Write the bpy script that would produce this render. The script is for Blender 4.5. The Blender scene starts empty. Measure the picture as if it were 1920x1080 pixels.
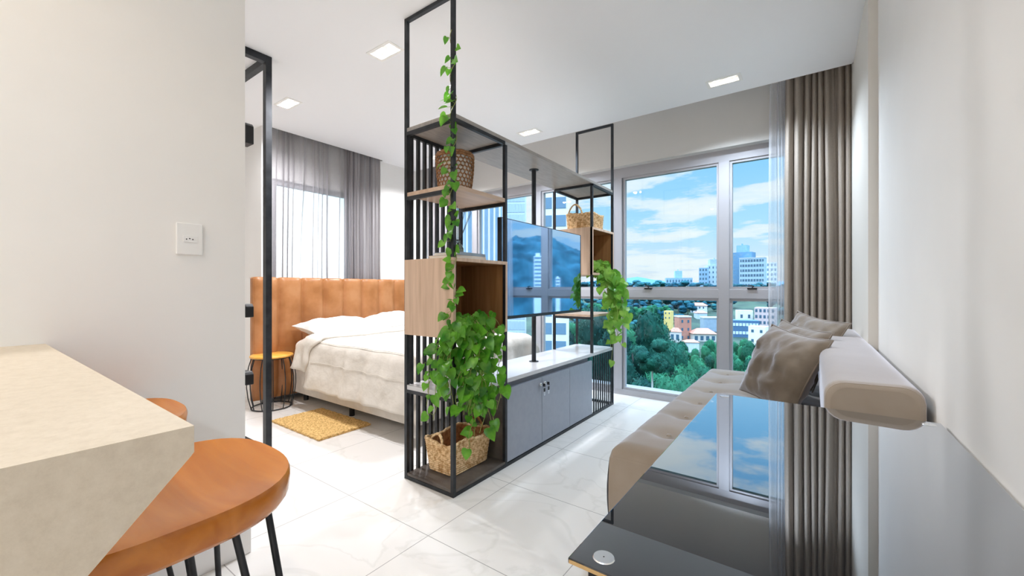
import bpy, math, random
from mathutils import Vector, Matrix, noise
random.seed(7)
C = bpy.context.scene.collection
SC = bpy.context.scene

# ---------------------------------------------------------------- camera
FPX, YAW, EYE = 773.0, math.radians(35.97), 1.0775
cam_d = bpy.data.cameras.new('camera')
cam_d.sensor_width = 36.0
cam_d.lens = FPX / 1920 * 36.0
cam_d.clip_start, cam_d.clip_end = 0.02, 6000
cam = bpy.data.objects.new('camera', cam_d)
C.objects.link(cam)
cam.location = (0, 0, EYE)
cam.rotation_euler = (math.pi / 2, 0, YAW)
SC.camera = cam
SC.view_settings.view_transform = 'Standard'
SC.view_settings.look = 'None'
SC.view_settings.gamma = 1.0
SC.view_settings.use_curve_mapping = False
SC.view_settings.exposure = 0.22
SC.cycles.max_bounces = 10
SC.cycles.diffuse_bounces = 6
SC.cycles.glossy_bounces = 5
SC.cycles.transparent_max_bounces = 24
SC.cycles.sample_clamp_indirect = 6.0
SC.cycles.use_denoising = True
SC.cycles.caustics_reflective = False
SC.cycles.caustics_refractive = False

# ---------------------------------------------------------------- world: blue sky with broken clouds
SKY_HIGH = 8.0       # how much brighter the bright overhead cloud cover is than the sky near the horizon
W = bpy.data.worlds.new('sky'); SC.world = W
W.use_nodes = True
nt = W.node_tree; nt.nodes.clear()
def nd(t, typ, **kw):
    n = t.nodes.new(typ)
    for k, v in kw.items(): setattr(n, k, v)
    return n
def mth(t, op, a, b=None, c=None, clamp=False):
    n = nd(t, 'ShaderNodeMath', operation=op); n.use_clamp = clamp
    for i, x in enumerate((a, b, c)):
        if x is None: continue
        if isinstance(x, (int, float)): n.inputs[i].default_value = x
        else: t.links.new(x, n.inputs[i])
    return n.outputs[0]
def mixc(t, fac, a, b):
    n = nd(t, 'ShaderNodeMix', data_type='RGBA')
    for i, x in ((0, fac), (6, a), (7, b)):
        if isinstance(x, (int, float)): n.inputs[i].default_value = x
        elif isinstance(x, tuple): n.inputs[i].default_value = (*x, 1)
        else: t.links.new(x, n.inputs[i])
    return n.outputs[2]
def ramp(t, fac, stops):
    n = nd(t, 'ShaderNodeValToRGB'); e = n.color_ramp.elements
    while len(e) < len(stops): e.new(0.5)
    for el, (p, c) in zip(e, stops): el.position = p; el.color = (*c, 1)
    t.links.new(fac, n.inputs[0]); return n.outputs[0]
tc = nd(nt, 'ShaderNodeTexCoord'); sx = nd(nt, 'ShaderNodeSeparateXYZ')
nt.links.new(tc.outputs['Generated'], sx.inputs[0])
dx, dy, dz = sx.outputs
el = mth(nt, 'MAXIMUM', dz, 0.0)
skycol = ramp(nt, el, [(0.0, (.86, .78, .76)), (.05, (.70, .79, .88)), (.13, (.46, .73, .92)), (.28, (.27, .60, .91)), (.6, (.16, .44, .86))])
den = mth(nt, 'ADD', el, 0.10)
cv = nd(nt, 'ShaderNodeCombineXYZ')
nt.links.new(mth(nt, 'DIVIDE', dx, den), cv.inputs[0]); nt.links.new(mth(nt, 'DIVIDE', dy, den), cv.inputs[1])
n1 = nd(nt, 'ShaderNodeTexNoise'); n1.inputs['Scale'].default_value = .95; n1.inputs['Detail'].default_value = 9; n1.inputs['Roughness'].default_value = .58
mp = nd(nt, 'ShaderNodeMapping'); mp.inputs['Location'].default_value = (1.7, 3.1, 0.4); mp.inputs['Scale'].default_value = (1.0, 1.25, 1)
nt.links.new(cv.outputs[0], mp.inputs[0]); nt.links.new(mp.outputs[0], n1.inputs['Vector'])
hb_ = nd(nt, 'ShaderNodeMapRange', interpolation_type='SMOOTHSTEP'); nt.links.new(dz, hb_.inputs[0])
hb_.inputs[1].default_value = .18; hb_.inputs[2].default_value = .42; hb_.inputs[3].default_value = 0; hb_.inputs[4].default_value = .075
cmask = ramp(nt, mth(nt, 'ADD', n1.outputs[0], hb_.outputs[0]), [(.47, (0, 0, 0)), (.52, (.75, .75, .75)), (.60, (1, 1, 1))])
skyc0 = mixc(nt, cmask, skycol, (.90, .89, .87))
hi = nd(nt, 'ShaderNodeMapRange', interpolation_type='SMOOTHSTEP'); nt.links.new(dz, hi.inputs[0])
hi.inputs[1].default_value = .50; hi.inputs[2].default_value = .75; hi.inputs[3].default_value = 0; hi.inputs[4].default_value = 1
we = nd(nt, 'ShaderNodeMapRange', interpolation_type='SMOOTHSTEP'); nt.links.new(mth(nt, 'MULTIPLY', dx, -1.0), we.inputs[0])
we.inputs[1].default_value = .72; we.inputs[2].default_value = .95; we.inputs[3].default_value = 0; we.inputs[4].default_value = 2.6
skyc1 = mixc(nt, hi.outputs[0], skyc0, (.66, .80, 1.0))     # pale overcast high above
wf_ = nd(nt, 'ShaderNodeMapRange'); nt.links.new(we.outputs[0], wf_.inputs[0]); wf_.inputs[1].default_value = 0; wf_.inputs[2].default_value = 2.6
skyc = mixc(nt, wf_.outputs[0], skyc1, (1.0, .96, .90))      # bright haze on the sun side
boost = mth(nt, 'ADD', 1.0, mth(nt, 'ADD', mth(nt, 'MULTIPLY', hi.outputs[0], SKY_HIGH), we.outputs[0]))
below = mth(nt, 'GREATER_THAN', dz, -0.02)
bgcol = mixc(nt, below, (.10, .14, .13), skyc)
bg = nd(nt, 'ShaderNodeBackground'); nt.links.new(bgcol, bg.inputs[0])
nt.links.new(boost, bg.inputs[1])
wo = nd(nt, 'ShaderNodeOutputWorld'); nt.links.new(bg.outputs[0], wo.inputs[0])

# lamp powers (the lamps themselves are built with their fixtures below)
LAMP_W, KITCHEN_W = 46.0, 13.0
WARM, WHITE, COOL = (1.0, .80, .58), (.96, .96, 1.0), (.74, .86, 1.0)

# ---------------------------------------------------------------- materials
def mat(name, col, rough=.5, metal=0.0, spec=.5, ior=1.45, coat=0.0, build=None):
    m = bpy.data.materials.new(name); m.use_nodes = True
    b = m.node_tree.nodes['Principled BSDF']
    b.inputs['Base Color'].default_value = (*col, 1); b.inputs['Roughness'].default_value = rough
    b.inputs['Metallic'].default_value = metal; b.inputs['Specular IOR Level'].default_value = spec
    b.inputs['IOR'].default_value = ior; b.inputs['Coat Weight'].default_value = coat
    if build: build(m.node_tree, b)
    return m
def objco(t, scale=(1, 1, 1), rot=(0, 0, 0)):
    tc = nd(t, 'ShaderNodeTexCoord'); mp = nd(t, 'ShaderNodeMapping')
    mp.inputs['Scale'].default_value = scale; mp.inputs['Rotation'].default_value = rot
    t.links.new(tc.outputs['Object'], mp.inputs[0]); return mp.outputs[0]
def noisy(cols, scale=8, detail=4, vscale=(1, 1, 1), bump=0.0, bscale=None, rough=.5, lo=.35, hi=.65, bdist=.01):
    def f(t, b):
        v = objco(t, vscale)
        n = nd(t, 'ShaderNodeTexNoise'); n.inputs['Scale'].default_value = scale; n.inputs['Detail'].default_value = detail; n.inputs['Roughness'].default_value = rough
        t.links.new(v, n.inputs['Vector'])
        st = [(lo + (hi - lo) * i / max(1, len(cols) - 1), c) for i, c in enumerate(cols)]
        t.links.new(ramp(t, n.outputs[0], st), b.inputs['Base Color'])
        if bump:
            n2 = n
            if bscale:
                n2 = nd(t, 'ShaderNodeTexNoise'); n2.inputs['Scale'].default_value = bscale; n2.inputs['Detail'].default_value = 3
                t.links.new(v, n2.inputs['Vector'])
            bp = nd(t, 'ShaderNodeBump'); bp.inputs['Strength'].default_value = bump; bp.inputs['Distance'].default_value = bdist
            t.links.new(n2.outputs[0], bp.inputs['Height']); t.links.new(bp.outputs[0], b.inputs['Normal'])
    return f
def scl(c, k): return tuple(min(1, x * k) for x in c)
def floor_nodes(t, b):
    tc = nd(t, 'ShaderNodeTexCoord'); s = nd(t, 'ShaderNodeSeparateXYZ'); t.links.new(tc.outputs['Object'], s.inputs[0])
    def joint(o, off):
        f = mth(t, 'FRACT', mth(t, 'DIVIDE', mth(t, 'SUBTRACT', o, off), .597))
        return mth(t, 'LESS_THAN', mth(t, 'ABSOLUTE', mth(t, 'SUBTRACT', f, .5)), .0030)
    j = mth(t, 'MAXIMUM', joint(s.outputs[0], -1.348 + .2985), joint(s.outputs[1], 1.237 + .2985))
    n = nd(t, 'ShaderNodeTexNoise'); n.inputs['Scale'].default_value = 1.6; n.inputs['Detail'].default_value = 6; n.inputs['Distortion'].default_value = 1.2
    t.links.new(tc.outputs['Object'], n.inputs['Vector'])
    marble = ramp(t, n.outputs[0], [(.40, (.86, .83, .79)), (.495, (.87, .84, .805)), (.515, (.80, .775, .735)), (.54, (.87, .845, .81))])
    t.links.new(mixc(t, j, marble, (.42, .40, .38)), b.inputs['Base Color'])
def wood(name, dark, light, axis=2, scale=1.0, rough=.4, coat=0.0):
    def f(t, b):
        sc = [34 * scale] * 3; sc[axis] = 1.6 * scale
        v = objco(t, tuple(sc))
        n = nd(t, 'ShaderNodeTexNoise'); n.inputs['Scale'].default_value = 1; n.inputs['Detail'].default_value = 5; n.inputs['Distortion'].default_value = .5
        t.links.new(v, n.inputs['Vector'])
        t.links.new(ramp(t, n.outputs[0], [(.32, dark), (.68, light)]), b.inputs['Base Color'])
    return mat(name, light, rough, coat=coat, build=f)
def woven(name, c0, c1, scale=60, dist=.004):
    def f(t, b):
        v = objco(t)
        w = nd(t, 'ShaderNodeTexNoise'); w.inputs['Scale'].default_value = scale; w.inputs['Detail'].default_value = 3
        t.links.new(v, w.inputs['Vector'])
        t.links.new(ramp(t, w.outputs[0], [(.35, c0), (.6, c1)]), b.inputs['Base Color'])
        bp = nd(t, 'ShaderNodeBump'); bp.inputs['Strength'].default_value = .6; bp.inputs['Distance'].default_value = dist
        t.links.new(w.outputs[0], bp.inputs['Height']); t.links.new(bp.outputs[0], b.inputs['Normal'])
    return mat(name, c1, .8, build=f)
def glassmat(name, tint, refl=1.0):
    m = bpy.data.materials.new(name); m.use_nodes = True; t = m.node_tree; t.nodes.clear()
    tr = nd(t, 'ShaderNodeBsdfTransparent'); tr.inputs[0].default_value = (*tint, 1)
    gl = nd(t, 'ShaderNodeBsdfGlossy'); gl.inputs['Roughness'].default_value = .01
    fr = nd(t, 'ShaderNodeFresnel'); fr.inputs[0].default_value = 1.45
    mx = nd(t, 'ShaderNodeMixShader'); t.links.new(mth(t, 'MULTIPLY', fr.outputs[0], refl), mx.inputs[0])
    t.links.new(tr.outputs[0], mx.inputs[1]); t.links.new(gl.outputs[0], mx.inputs[2])
    o = nd(t, 'ShaderNodeOutputMaterial'); t.links.new(mx.outputs[0], o.inputs[0]); return m
def clothmat(name, col, transp=0.0, transl=.35, nz=.06):
    m = bpy.data.materials.new(name); m.use_nodes = True; t = m.node_tree; t.nodes.clear()
    v = objco(t, (90, 90, 30)); n = nd(t, 'ShaderNodeTexNoise'); n.inputs['Scale'].default_value = 6; n.inputs['Detail'].default_value = 2
    t.links.new(v, n.inputs['Vector'])
    colo = ramp(t, n.outputs[0], [(.3, scl(col, 1 - nz * 2)), (.7, scl(col, 1 + nz * 2))])
    d = nd(t, 'ShaderNodeBsdfDiffuse'); tl = nd(t, 'ShaderNodeBsdfTranslucent')
    t.links.new(colo, d.inputs[0]); t.links.new(colo, tl.inputs[0])
    mx = nd(t, 'ShaderNodeMixShader'); mx.inputs[0].default_value = transl
    t.links.new(d.outputs[0], mx.inputs[1]); t.links.new(tl.outputs[0], mx.inputs[2])
    out = mx.outputs[0]
    if transp:
        tp = nd(t, 'ShaderNodeBsdfTransparent'); m2 = nd(t, 'ShaderNodeMixShader')
        lw = nd(t, 'ShaderNodeLayerWeight'); lw.inputs[0].default_value = .5      # thin weave closes up at a slant
        mr = nd(t, 'ShaderNodeMapRange'); t.links.new(lw.outputs['Facing'], mr.inputs[0])
        mr.inputs[1].default_value = .15; mr.inputs[2].default_value = .85; mr.inputs[3].default_value = transp * 1.25; mr.inputs[4].default_value = transp * .15
        t.links.new(mr.outputs[0], m2.inputs[0])
        t.links.new(out, m2.inputs[1]); t.links.new(tp.outputs[0], m2.inputs[2]); out = m2.outputs[0]
    o = nd(t, 'ShaderNodeOutputMaterial'); t.links.new(out, o.inputs[0]); return m
def leafmat(name, dark, light, scale=9, transl=.3, rnd=.0, rough=.45):
    m = bpy.data.materials.new(name); m.use_nodes = True; t = m.node_tree; b = t.nodes['Principled BSDF']
    v = objco(t); n = nd(t, 'ShaderNodeTexNoise'); n.inputs['Scale'].default_value = scale; n.inputs['Detail'].default_value = 3
    t.links.new(v, n.inputs['Vector'])
    fac = n.outputs[0]
    if rnd:
        oi = nd(t, 'ShaderNodeObjectInfo'); fac = mth(t, 'ADD', fac, mth(t, 'MULTIPLY', mth(t, 'SUBTRACT', oi.outputs['Random'], .5), rnd))
    colo = ramp(t, fac, [(.34, dark), (.66, light)])
    t.links.new(colo, b.inputs['Base Color']); b.inputs['Roughness'].default_value = rough
    if rough > .6: b.inputs['Specular IOR Level'].default_value = .08
    if transl:
        tl = nd(t, 'ShaderNodeBsdfTranslucent'); t.links.new(colo, tl.inputs[0])
        mx = nd(t, 'ShaderNodeMixShader'); mx.inputs[0].default_value = transl
        t.links.new(b.outputs[0], mx.inputs[1]); t.links.new(tl.outputs[0], mx.inputs[2])
        t.links.new(mx.outputs[0], t.nodes['Material Output'].inputs[0])
    return m
def emis(name, col, s):
    m = bpy.data.materials.new(name); m.use_nodes = True; t = m.node_tree; t.nodes.clear()
    e = nd(t, 'ShaderNodeEmission'); e.inputs[0].default_value = (*col, 1); e.inputs[1].default_value = s
    o = nd(t, 'ShaderNodeOutputMaterial'); t.links.new(e.outputs[0], o.inputs[0]); return m

PAINT = mat('wall_paint', (.88, .87, .85), .6, spec=.3, build=noisy([(.87, .86, .84), (.89, .88, .86)], 3, 3, bump=.03, bscale=160, bdist=.002))
CEIL = mat('ceiling_paint', (.92, .925, .94), .7, spec=.2)
PIERP = mat('beige_paint', (.74, .71, .66), .6, spec=.3)
LINTEL = mat('lintel_paint', (.66, .64, .61), .65, spec=.2)
FLOOR = mat('porcelain_tile', (.85, .83, .79), .22, spec=.5, build=floor_nodes)
BASEB = mat('white_baseboard', (.88, .87, .86), .35)
ALU = mat('window_frame_grey', (.45, .445, .47), .4, .1)
GLASS = glassmat('window_glass', (.90, .97, 1.0), .5)
STEEL = mat('black_steel', (.022, .025, .030), .42, .3, build=noisy([(.016, .019, .023), (.036, .040, .046)], 14))
OAK = wood('oak_veneer', (.53, .37, .26), (.69, .51, .38), 2)
OAKH = wood('oak_veneer_flat', (.53, .37, .26), (.69, .51, .38), 1)
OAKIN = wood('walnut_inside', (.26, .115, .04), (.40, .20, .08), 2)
GREIGE = mat('greige_board', (.36, .33, .30), .4, build=noisy([(.33, .30, .275), (.40, .37, .335)], 10, 4, (8, 1, 1)))
GREYLAM = mat('grey_laminate', (.30, .33, .39), .33, build=noisy([(.29, .32, .38), (.31, .34, .40)], 30))
DARKLAM = mat('dark_brown_laminate', (.10, .085, .075), .45, build=noisy([(.08, .066, .058), (.135, .115, .10)], 12, 5))
WHITETOP = mat('pale_grey_top', (.62, .62, .64), .22)
CONC = mat('beige_quartz', (.56, .50, .40), .55, spec=.25, build=noisy([(.62, .54, .43), (.67, .59, .475), (.71, .63, .515)], 45, 8, rough=.8, bump=.08, bscale=90, bdist=.002))
SEATW = wood('stained_seat_wood', (.46, .135, .016), (.63, .225, .032), 0, .55, .25, .12)
STOOLW = wood('honey_stool_wood', (.74, .36, .05), (.88, .48, .10), 0, .8, .35)
LEATHER = mat('caramel_leather', (.42, .19, .075), .36, spec=.5, build=noisy([(.34, .135, .042), (.42, .18, .065), (.48, .225, .095)], 5, 6, bump=.12, bscale=120, bdist=.002))
LINEN = mat('cream_linen', (.72, .67, .60), .85, spec=.15, build=noisy([(.69, .64, .57), (.75, .70, .63)], 14, 4, bump=.40, bscale=16, bdist=.016))
SHEET = mat('white_sheet', (.80, .79, .77), .85, spec=.15, build=noisy([(.77, .76, .74), (.83, .82, .80)], 6, 3, bump=.25, bscale=14, bdist=.012))
JUTE = woven('jute', (.48, .27, .07), (.86, .58, .24), 75)
RUSH = woven('seagrass', (.46, .25, .09), (.86, .64, .38), 55)
RUSHD = woven('seagrass_brown', (.26, .10, .035), (.50, .23, .09), 55)
RATTAN = woven('rattan', (.20, .085, .03), (.42, .22, .10), 70)
LINER = mat('white_liner', (.85, .83, .80), .8)
VELVET = mat('taupe_velvet', (.22, .17, .125), .8, spec=.2, build=noisy([(.19, .15, .11), (.27, .225, .175)], 7, 5, bump=.2, bscale=18, bdist=.008))
SOFAF = mat('taupe_sofa_fabric', (.36, .295, .23), .75, spec=.25, build=noisy([(.335, .27, .205), (.385, .32, .255)], 6, 4, bump=.1, bscale=200, bdist=.002))
for _m in (VELVET, SOFAF):
    _b = _m.node_tree.nodes['Principled BSDF']; _b.inputs['Sheen Weight'].default_value = 1.0; _b.inputs['Sheen Roughness'].default_value = .45; _b.inputs['Sheen Tint'].default_value = (.85, .88, 1, 1)
BLACKP = mat('black_plastic', (.012, .012, .014), .45)
def mirror_black(t, b):     # clear glass over a black coated back: reflects far more at a slant
    gl = nd(t, 'ShaderNodeBsdfGlossy'); gl.inputs['Roughness'].default_value = 0.0; gl.inputs[0].default_value = (.93, .96, 1, 1)
    lw = nd(t, 'ShaderNodeLayerWeight'); lw.inputs[0].default_value = .5
    mr = nd(t, 'ShaderNodeMapRange'); t.links.new(lw.outputs['Facing'], mr.inputs[0])
    mr.inputs[1].default_value = .40; mr.inputs[2].default_value = .80; mr.inputs[3].default_value = .10; mr.inputs[4].default_value = .78
    mx = nd(t, 'ShaderNodeMixShader'); t.links.new(mr.outputs[0], mx.inputs[0]); t.links.new(b.outputs[0], mx.inputs[1]); t.links.new(gl.outputs[0], mx.inputs[2])
    t.links.new(mx.outputs[0], t.nodes['Material Output'].inputs[0])
TGLASS = mat('black_table_glass', (.012, .013, .015), .5, spec=0.0, build=mirror_black)
SCREEN = mat('tv_screen', (.44, .62, .84), .03, 1.0)
CHROME = mat('brushed_chrome', (.80, .82, .84), .18, 1.0)
TEDGE = mat('warm_edge_glint', (.55, .36, .16), .25)  # warm light mirrored on the table edge, put into the colour
PLASTIC = mat('white_plastic', (.88, .88, .87), .3)
CURT = clothmat('taupe_curtain_cloth', (.40, .345, .295), 0, .12)
CURTG = clothmat('grey_curtain_cloth', (.47, .45, .46), .0, .25)
SHEER = clothmat('sheer_voile', (.80, .80, .83), .45, .5)
SHEERG = clothmat('grey_sheer_voile', (.52, .50, .52), .40, .5)
LEAF = leafmat('pothos_leaf', (.035, .20, .012), (.20, .52, .045), 14, .35, rough=.3)
VINE = mat('vine_stem', (.30, .34, .08), .5)
REED = mat('dark_reed', (.05, .035, .03), .7)
CLEAR = glassmat('clear_glass', (.90, .96, .94), 2.0)
OIL = mat('diffuser_oil', (.45, .50, .35), .15)
LAMPM = emis('lamp_glow', (1.0, .90, .74), 9.0)
FIXT = mat('fixture_white', (.92, .91, .88), .4)

# ---------------------------------------------------------------- mesh helpers
def V(*a): return Vector(a)
class MB:
    def __init__(s): s.v, s.f, s.s = [], [], []
    def add(s, vs, fs, smooth=False):
        o = len(s.v); s.v += [tuple(p) for p in vs]
        for f in fs: s.f.append([i + o for i in f]); s.s.append(smooth)
        return s
    def box(s, x0, x1, y0, y1, z0, z1):
        v = [(x, y, z) for z in (z0, z1) for y in (y0, y1) for x in (x0, x1)]
        return s.add(v, [(0, 2, 3, 1), (4, 5, 7, 6), (0, 1, 5, 4), (2, 6, 7, 3), (0, 4, 6, 2), (1, 3, 7, 5)])
    def prism(s, poly, ax, a0, a1):
        n = len(poly)
        def P(u, w, a): return {0: (a, u, w), 1: (u, a, w), 2: (u, w, a)}[ax]
        v = [P(u, w, a0) for u, w in poly] + [P(u, w, a1) for u, w in poly]
        return s.add(v, [tuple(range(n))[::-1], tuple(range(n, 2 * n))] + [(i, (i + 1) % n, n + (i + 1) % n, n + i) for i in range(n)])
    def tube(s, pts, r, n=8, closed=False):
        pts = [Vector(p) for p in pts]; m = len(pts); rs = r if isinstance(r, (list, tuple)) else [r] * m
        vs = []; up = None
        for i, p in enumerate(pts):
            a = pts[(i - 1) % m] if (closed or i > 0) else p; b = pts[(i + 1) % m] if (closed or i < m - 1) else p
            t = (b - a).normalized()
            if up is None: up = V(0, 0, 1) if abs(t.z) < .9 else V(1, 0, 0)
            x = t.cross(up)
            if x.length < 1e-5: x = t.cross(V(0, 1, 0.1))
            x.normalize(); y = x.cross(t).normalized(); up = y
            for k in range(n):
                an = 2 * math.pi * k / n; vs.append(p + (x * math.cos(an) + y * math.sin(an)) * rs[i])
        fs = []
        for i in range(m if closed else m - 1):
            j = (i + 1) % m
            for k in range(n): fs.append((i * n + k, j * n + k, j * n + (k + 1) % n, i * n + (k + 1) % n))
        s.add(vs, fs, True)
        if not closed:
            s.add(vs[:n], [tuple(range(n))]); s.add(vs[-n:], [tuple(range(n))[::-1]])
        return s
    def cyl(s, p0, p1, r, n=16): return s.tube([p0, p1], r, n)
    def lathe(s, prof, c, n=32, smooth=True, cap0=False, cap1=False):
        vs = [(c[0] + r * math.cos(2 * math.pi * k / n), c[1] + r * math.sin(2 * math.pi * k / n), c[2] + z) for r, z in prof for k in range(n)]
        fs = [(i * n + k, i * n + (k + 1) % n, (i + 1) * n + (k + 1) % n, (i + 1) * n + k) for i in range(len(prof) - 1) for k in range(n)]
        s.add(vs, fs, smooth)
        if cap0: s.add(vs[:n], [tuple(range(n))[::-1]])
        if cap1: s.add(vs[-n:], [tuple(range(n))])
        return s
    def grid(s, fn, nu, nv, smooth=True, wrapu=False, wrapv=False):
        vs = [fn(i / (nu if wrapu else nu - 1), j / (nv if wrapv else nv - 1)) for i in range(nu) for j in range(nv)]
        fs = [(i * nv + j, ((i + 1) % nu) * nv + j, ((i + 1) % nu) * nv + (j + 1) % nv, i * nv + (j + 1) % nv)
              for i in range(nu if wrapu else nu - 1) for j in range(nv if wrapv else nv - 1)]
        return s.add(vs, fs, smooth)
    def build(s, name, m, parent=None, bevel=0, solid=0, sub=0, loc=None):
        off = V(0, 0, 0)
        if parent is not None and loc is None:
            p = parent
            while p is not None: off += p.location; p = p.parent
        elif loc is not None: off = Vector(loc)
        me = bpy.data.meshes.new(name)
        me.from_pydata([(a - off.x, b - off.y, c - off.z) for a, b, c in s.v], [], s.f)
        me.polygons.foreach_set('use_smooth', s.s)
        me.materials.append(m); me.update()
        o = bpy.data.objects.new(name, me); C.objects.link(o)
        if parent is not None: o.parent = parent
        elif loc is not None: o.location = loc
        if solid:
            d = o.modifiers.new('solid', 'SOLIDIFY'); d.thickness = solid; d.offset = 0
        if bevel:
            d = o.modifiers.new('bevel', 'BEVEL'); d.width = bevel; d.segments = 2; d.limit_method = 'ANGLE'
        if sub:
            d = o.modifiers.new('sub', 'SUBSURF'); d.levels = sub; d.render_levels = sub
        return o
def B(*a): return MB().box(*a)
def thing(name, label, cat, loc, group=None):
    o = bpy.data.objects.new(name, None); o.empty_display_size = .1; C.objects.link(o); o.location = loc
    return tag(o, label, cat, group)
def tag(o, label, cat, group=None, kind=None):
    o['label'] = label; o['category'] = cat
    if group: o['group'] = group
    if kind: o['kind'] = kind
    return o
def struct(name, mb, m, label=None, bevel=0, parent=None):
    o = mb.build(name, m, parent, bevel=bevel)
    if parent is None: o['kind'] = 'structure'
    if label: o['label'] = label; o['category'] = name.split('_')[0]
    return o
def dup(root, loc=None, rotz=None, label=None):
    r = root.copy(); C.objects.link(r)
    if loc is not None: r.location = loc
    if rotz is not None: r.rotation_euler = (0, 0, rotz)
    if label: r['label'] = label
    for ch in list(root.children):
        c = ch.copy(); C.objects.link(c); c.parent = r
        for g in list(ch.children):
            d = g.copy(); C.objects.link(d); d.parent = c
    return r
def px(x, y, t):
    """world point seen at reference pixel (x, y) at forward distance t"""
    c, s = math.cos(YAW), math.sin(YAW); u = (x - 960) / FPX; w = (540 - y) / FPX
    return V((-s + c * u) * t, (c + s * u) * t, EYE + w * t)
def slab_holes(x0, x1, y0, y1, holes, P):
    """flat sheet with rectangular holes; P maps (u, v) to a point"""
    xs = sorted({x0, x1} | {h[k] for h in holes for k in (0, 1)}); ys = sorted({y0, y1} | {h[k] for h in holes for k in (2, 3)})
    m = MB()
    for a, b in zip(xs, xs[1:]):
        for c, d in zip(ys, ys[1:]):
            cx, cy = (a + b) / 2, (c + d) / 2
            if any(h[0] < cx < h[1] and h[2] < cy < h[3] for h in holes): continue
            m.add([P(a, c), P(b, c), P(b, d), P(a, d)], [(0, 1, 2, 3)])
    return m

# ================================================================ room shell
H = 2.6
XL, XR = -1.865, -1.483            # left and right faces of the room divider
struct('floor', B(-5.3, .6, -2.9, 4.09, -.12, 0), FLOOR, 'off white square porcelain floor tiles with thin grey joints')
LX = [(-2.325, 1.612), (-3.60, 1.612), (-.628, 3.312), (-2.338, 3.31), (-3.62, 3.30), (-3.3, -1.0), (-1.6, -.6), (-1.6, -1.9), (-.42, -1.5)]
holes = [(x, x + .215, y, y + .11) for x, y in LX]
cm = slab_holes(-5.3, .225, -2.9, 3.62, holes + [(-5.3, -4.14, 1.80, 3.08)], lambda u, v: (u, v, H))
for x0, x1, y0, y1 in holes:       # sides of the recesses
    cm.add([(x0, y0, H), (x1, y0, H), (x1, y1, H), (x0, y1, H), (x0, y0, H + .06), (x1, y0, H + .06), (x1, y1, H + .06), (x0, y1, H + .06)],
           [(0, 1, 5, 4), (1, 2, 6, 5), (2, 3, 7, 6), (3, 0, 4, 7), (4, 5, 6, 7)])
cm.box(-5.3, .60, 3.60, 3.62, H + .0005, H + .2).box(.225, .245, -2.9, 3.62, H + .0005, H + .03)
cm.box(-4.14, -4.12, 1.80, 3.08, H + .0005, H + .2)
struct('ceiling', cm, CEIL, 'white plaster ceiling with recessed downlights and curtain slots')
struct('ceiling_slot', B(-5.3, .6, -2.9, 4.2, H + .2, H + .3).box(.225, .6, -2.9, 3.62, H + .03, H + .2), CEIL)
struct('wall_right', B(.268, .45, -2.9, 2.72, 0, H + .03), PAINT, 'bright white wall on the right beside the sofa and table')
struct('trim_1', B(.231, .45, 2.72, 4.05, 0, H + .19), PIERP, 'shallow wall pier beside the taupe curtain')
struct('wall_left', B(XL - .15, XL, -2.9, .72, 0, H), PAINT, 'cream kitchen wall with the white socket')
struct('baseboard_left', B(XL - .165, XL + .016, -2.9, .737, 0, .10), BASEB, 'tall white baseboard of the kitchen wall', .003)
struct('wall_back', B(-5.3, .45, -2.95, -2.9, 0, H), PAINT)
struct('wall_corridor', B(-5.3, -5.2, -2.9, 1.745, 0, H), PAINT)
struct('wall_bedside', B(-5.3, -4.165, 1.745, 1.80, 0, H), PAINT, 'end of the bedroom wall left of the leather headboard')
wb = slab_holes(1.80, 4.05, 0, H + .2, [(1.88, 2.74, .55, 2.15)], lambda u, v: (-4.25, u, v))
wb.box(-4.40, -4.19, 3.08, 4.05, 0, H + .15)
for (y0, y1, z0, z1) in ((1.88, 2.74, .55, .55), (1.88, 2.74, 2.15, 2.15)):
    wb.add([(-4.25, y0, z0), (-4.25, y1, z0), (-4.40, y1, z0), (-4.40, y0, z0)], [(0, 1, 2, 3)])
for y in (1.88, 2.74):
    wb.add([(-4.25, y, .55), (-4.25, y, 2.15), (-4.40, y, 2.15), (-4.40, y, .55)], [(0, 1, 2, 3)])
struct('wall_bedroom', wb, PAINT, 'white bedroom wall behind the headboard')
struct('wall_window', B(-4.4, .231, 3.95, 4.20, 2.29, H + .2), LINTEL, 'grey beige lintel over the big window')
# bedroom window
w2 = struct('window_2', MB().box(-4.33, -4.28, 1.88, 1.93, .55, 2.15).box(-4.33, -4.28, 2.69, 2.74, .55, 2.15).box(-4.33, -4.28, 1.93, 2.69, .55, .60).box(-4.33, -4.28, 1.93, 2.69, 2.10, 2.15), ALU, 'bedroom window behind the sheer curtain')
MB().box(-4.308, -4.302, 1.93, 2.69, .60, 2.10).build('pane', GLASS, w2)
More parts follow.
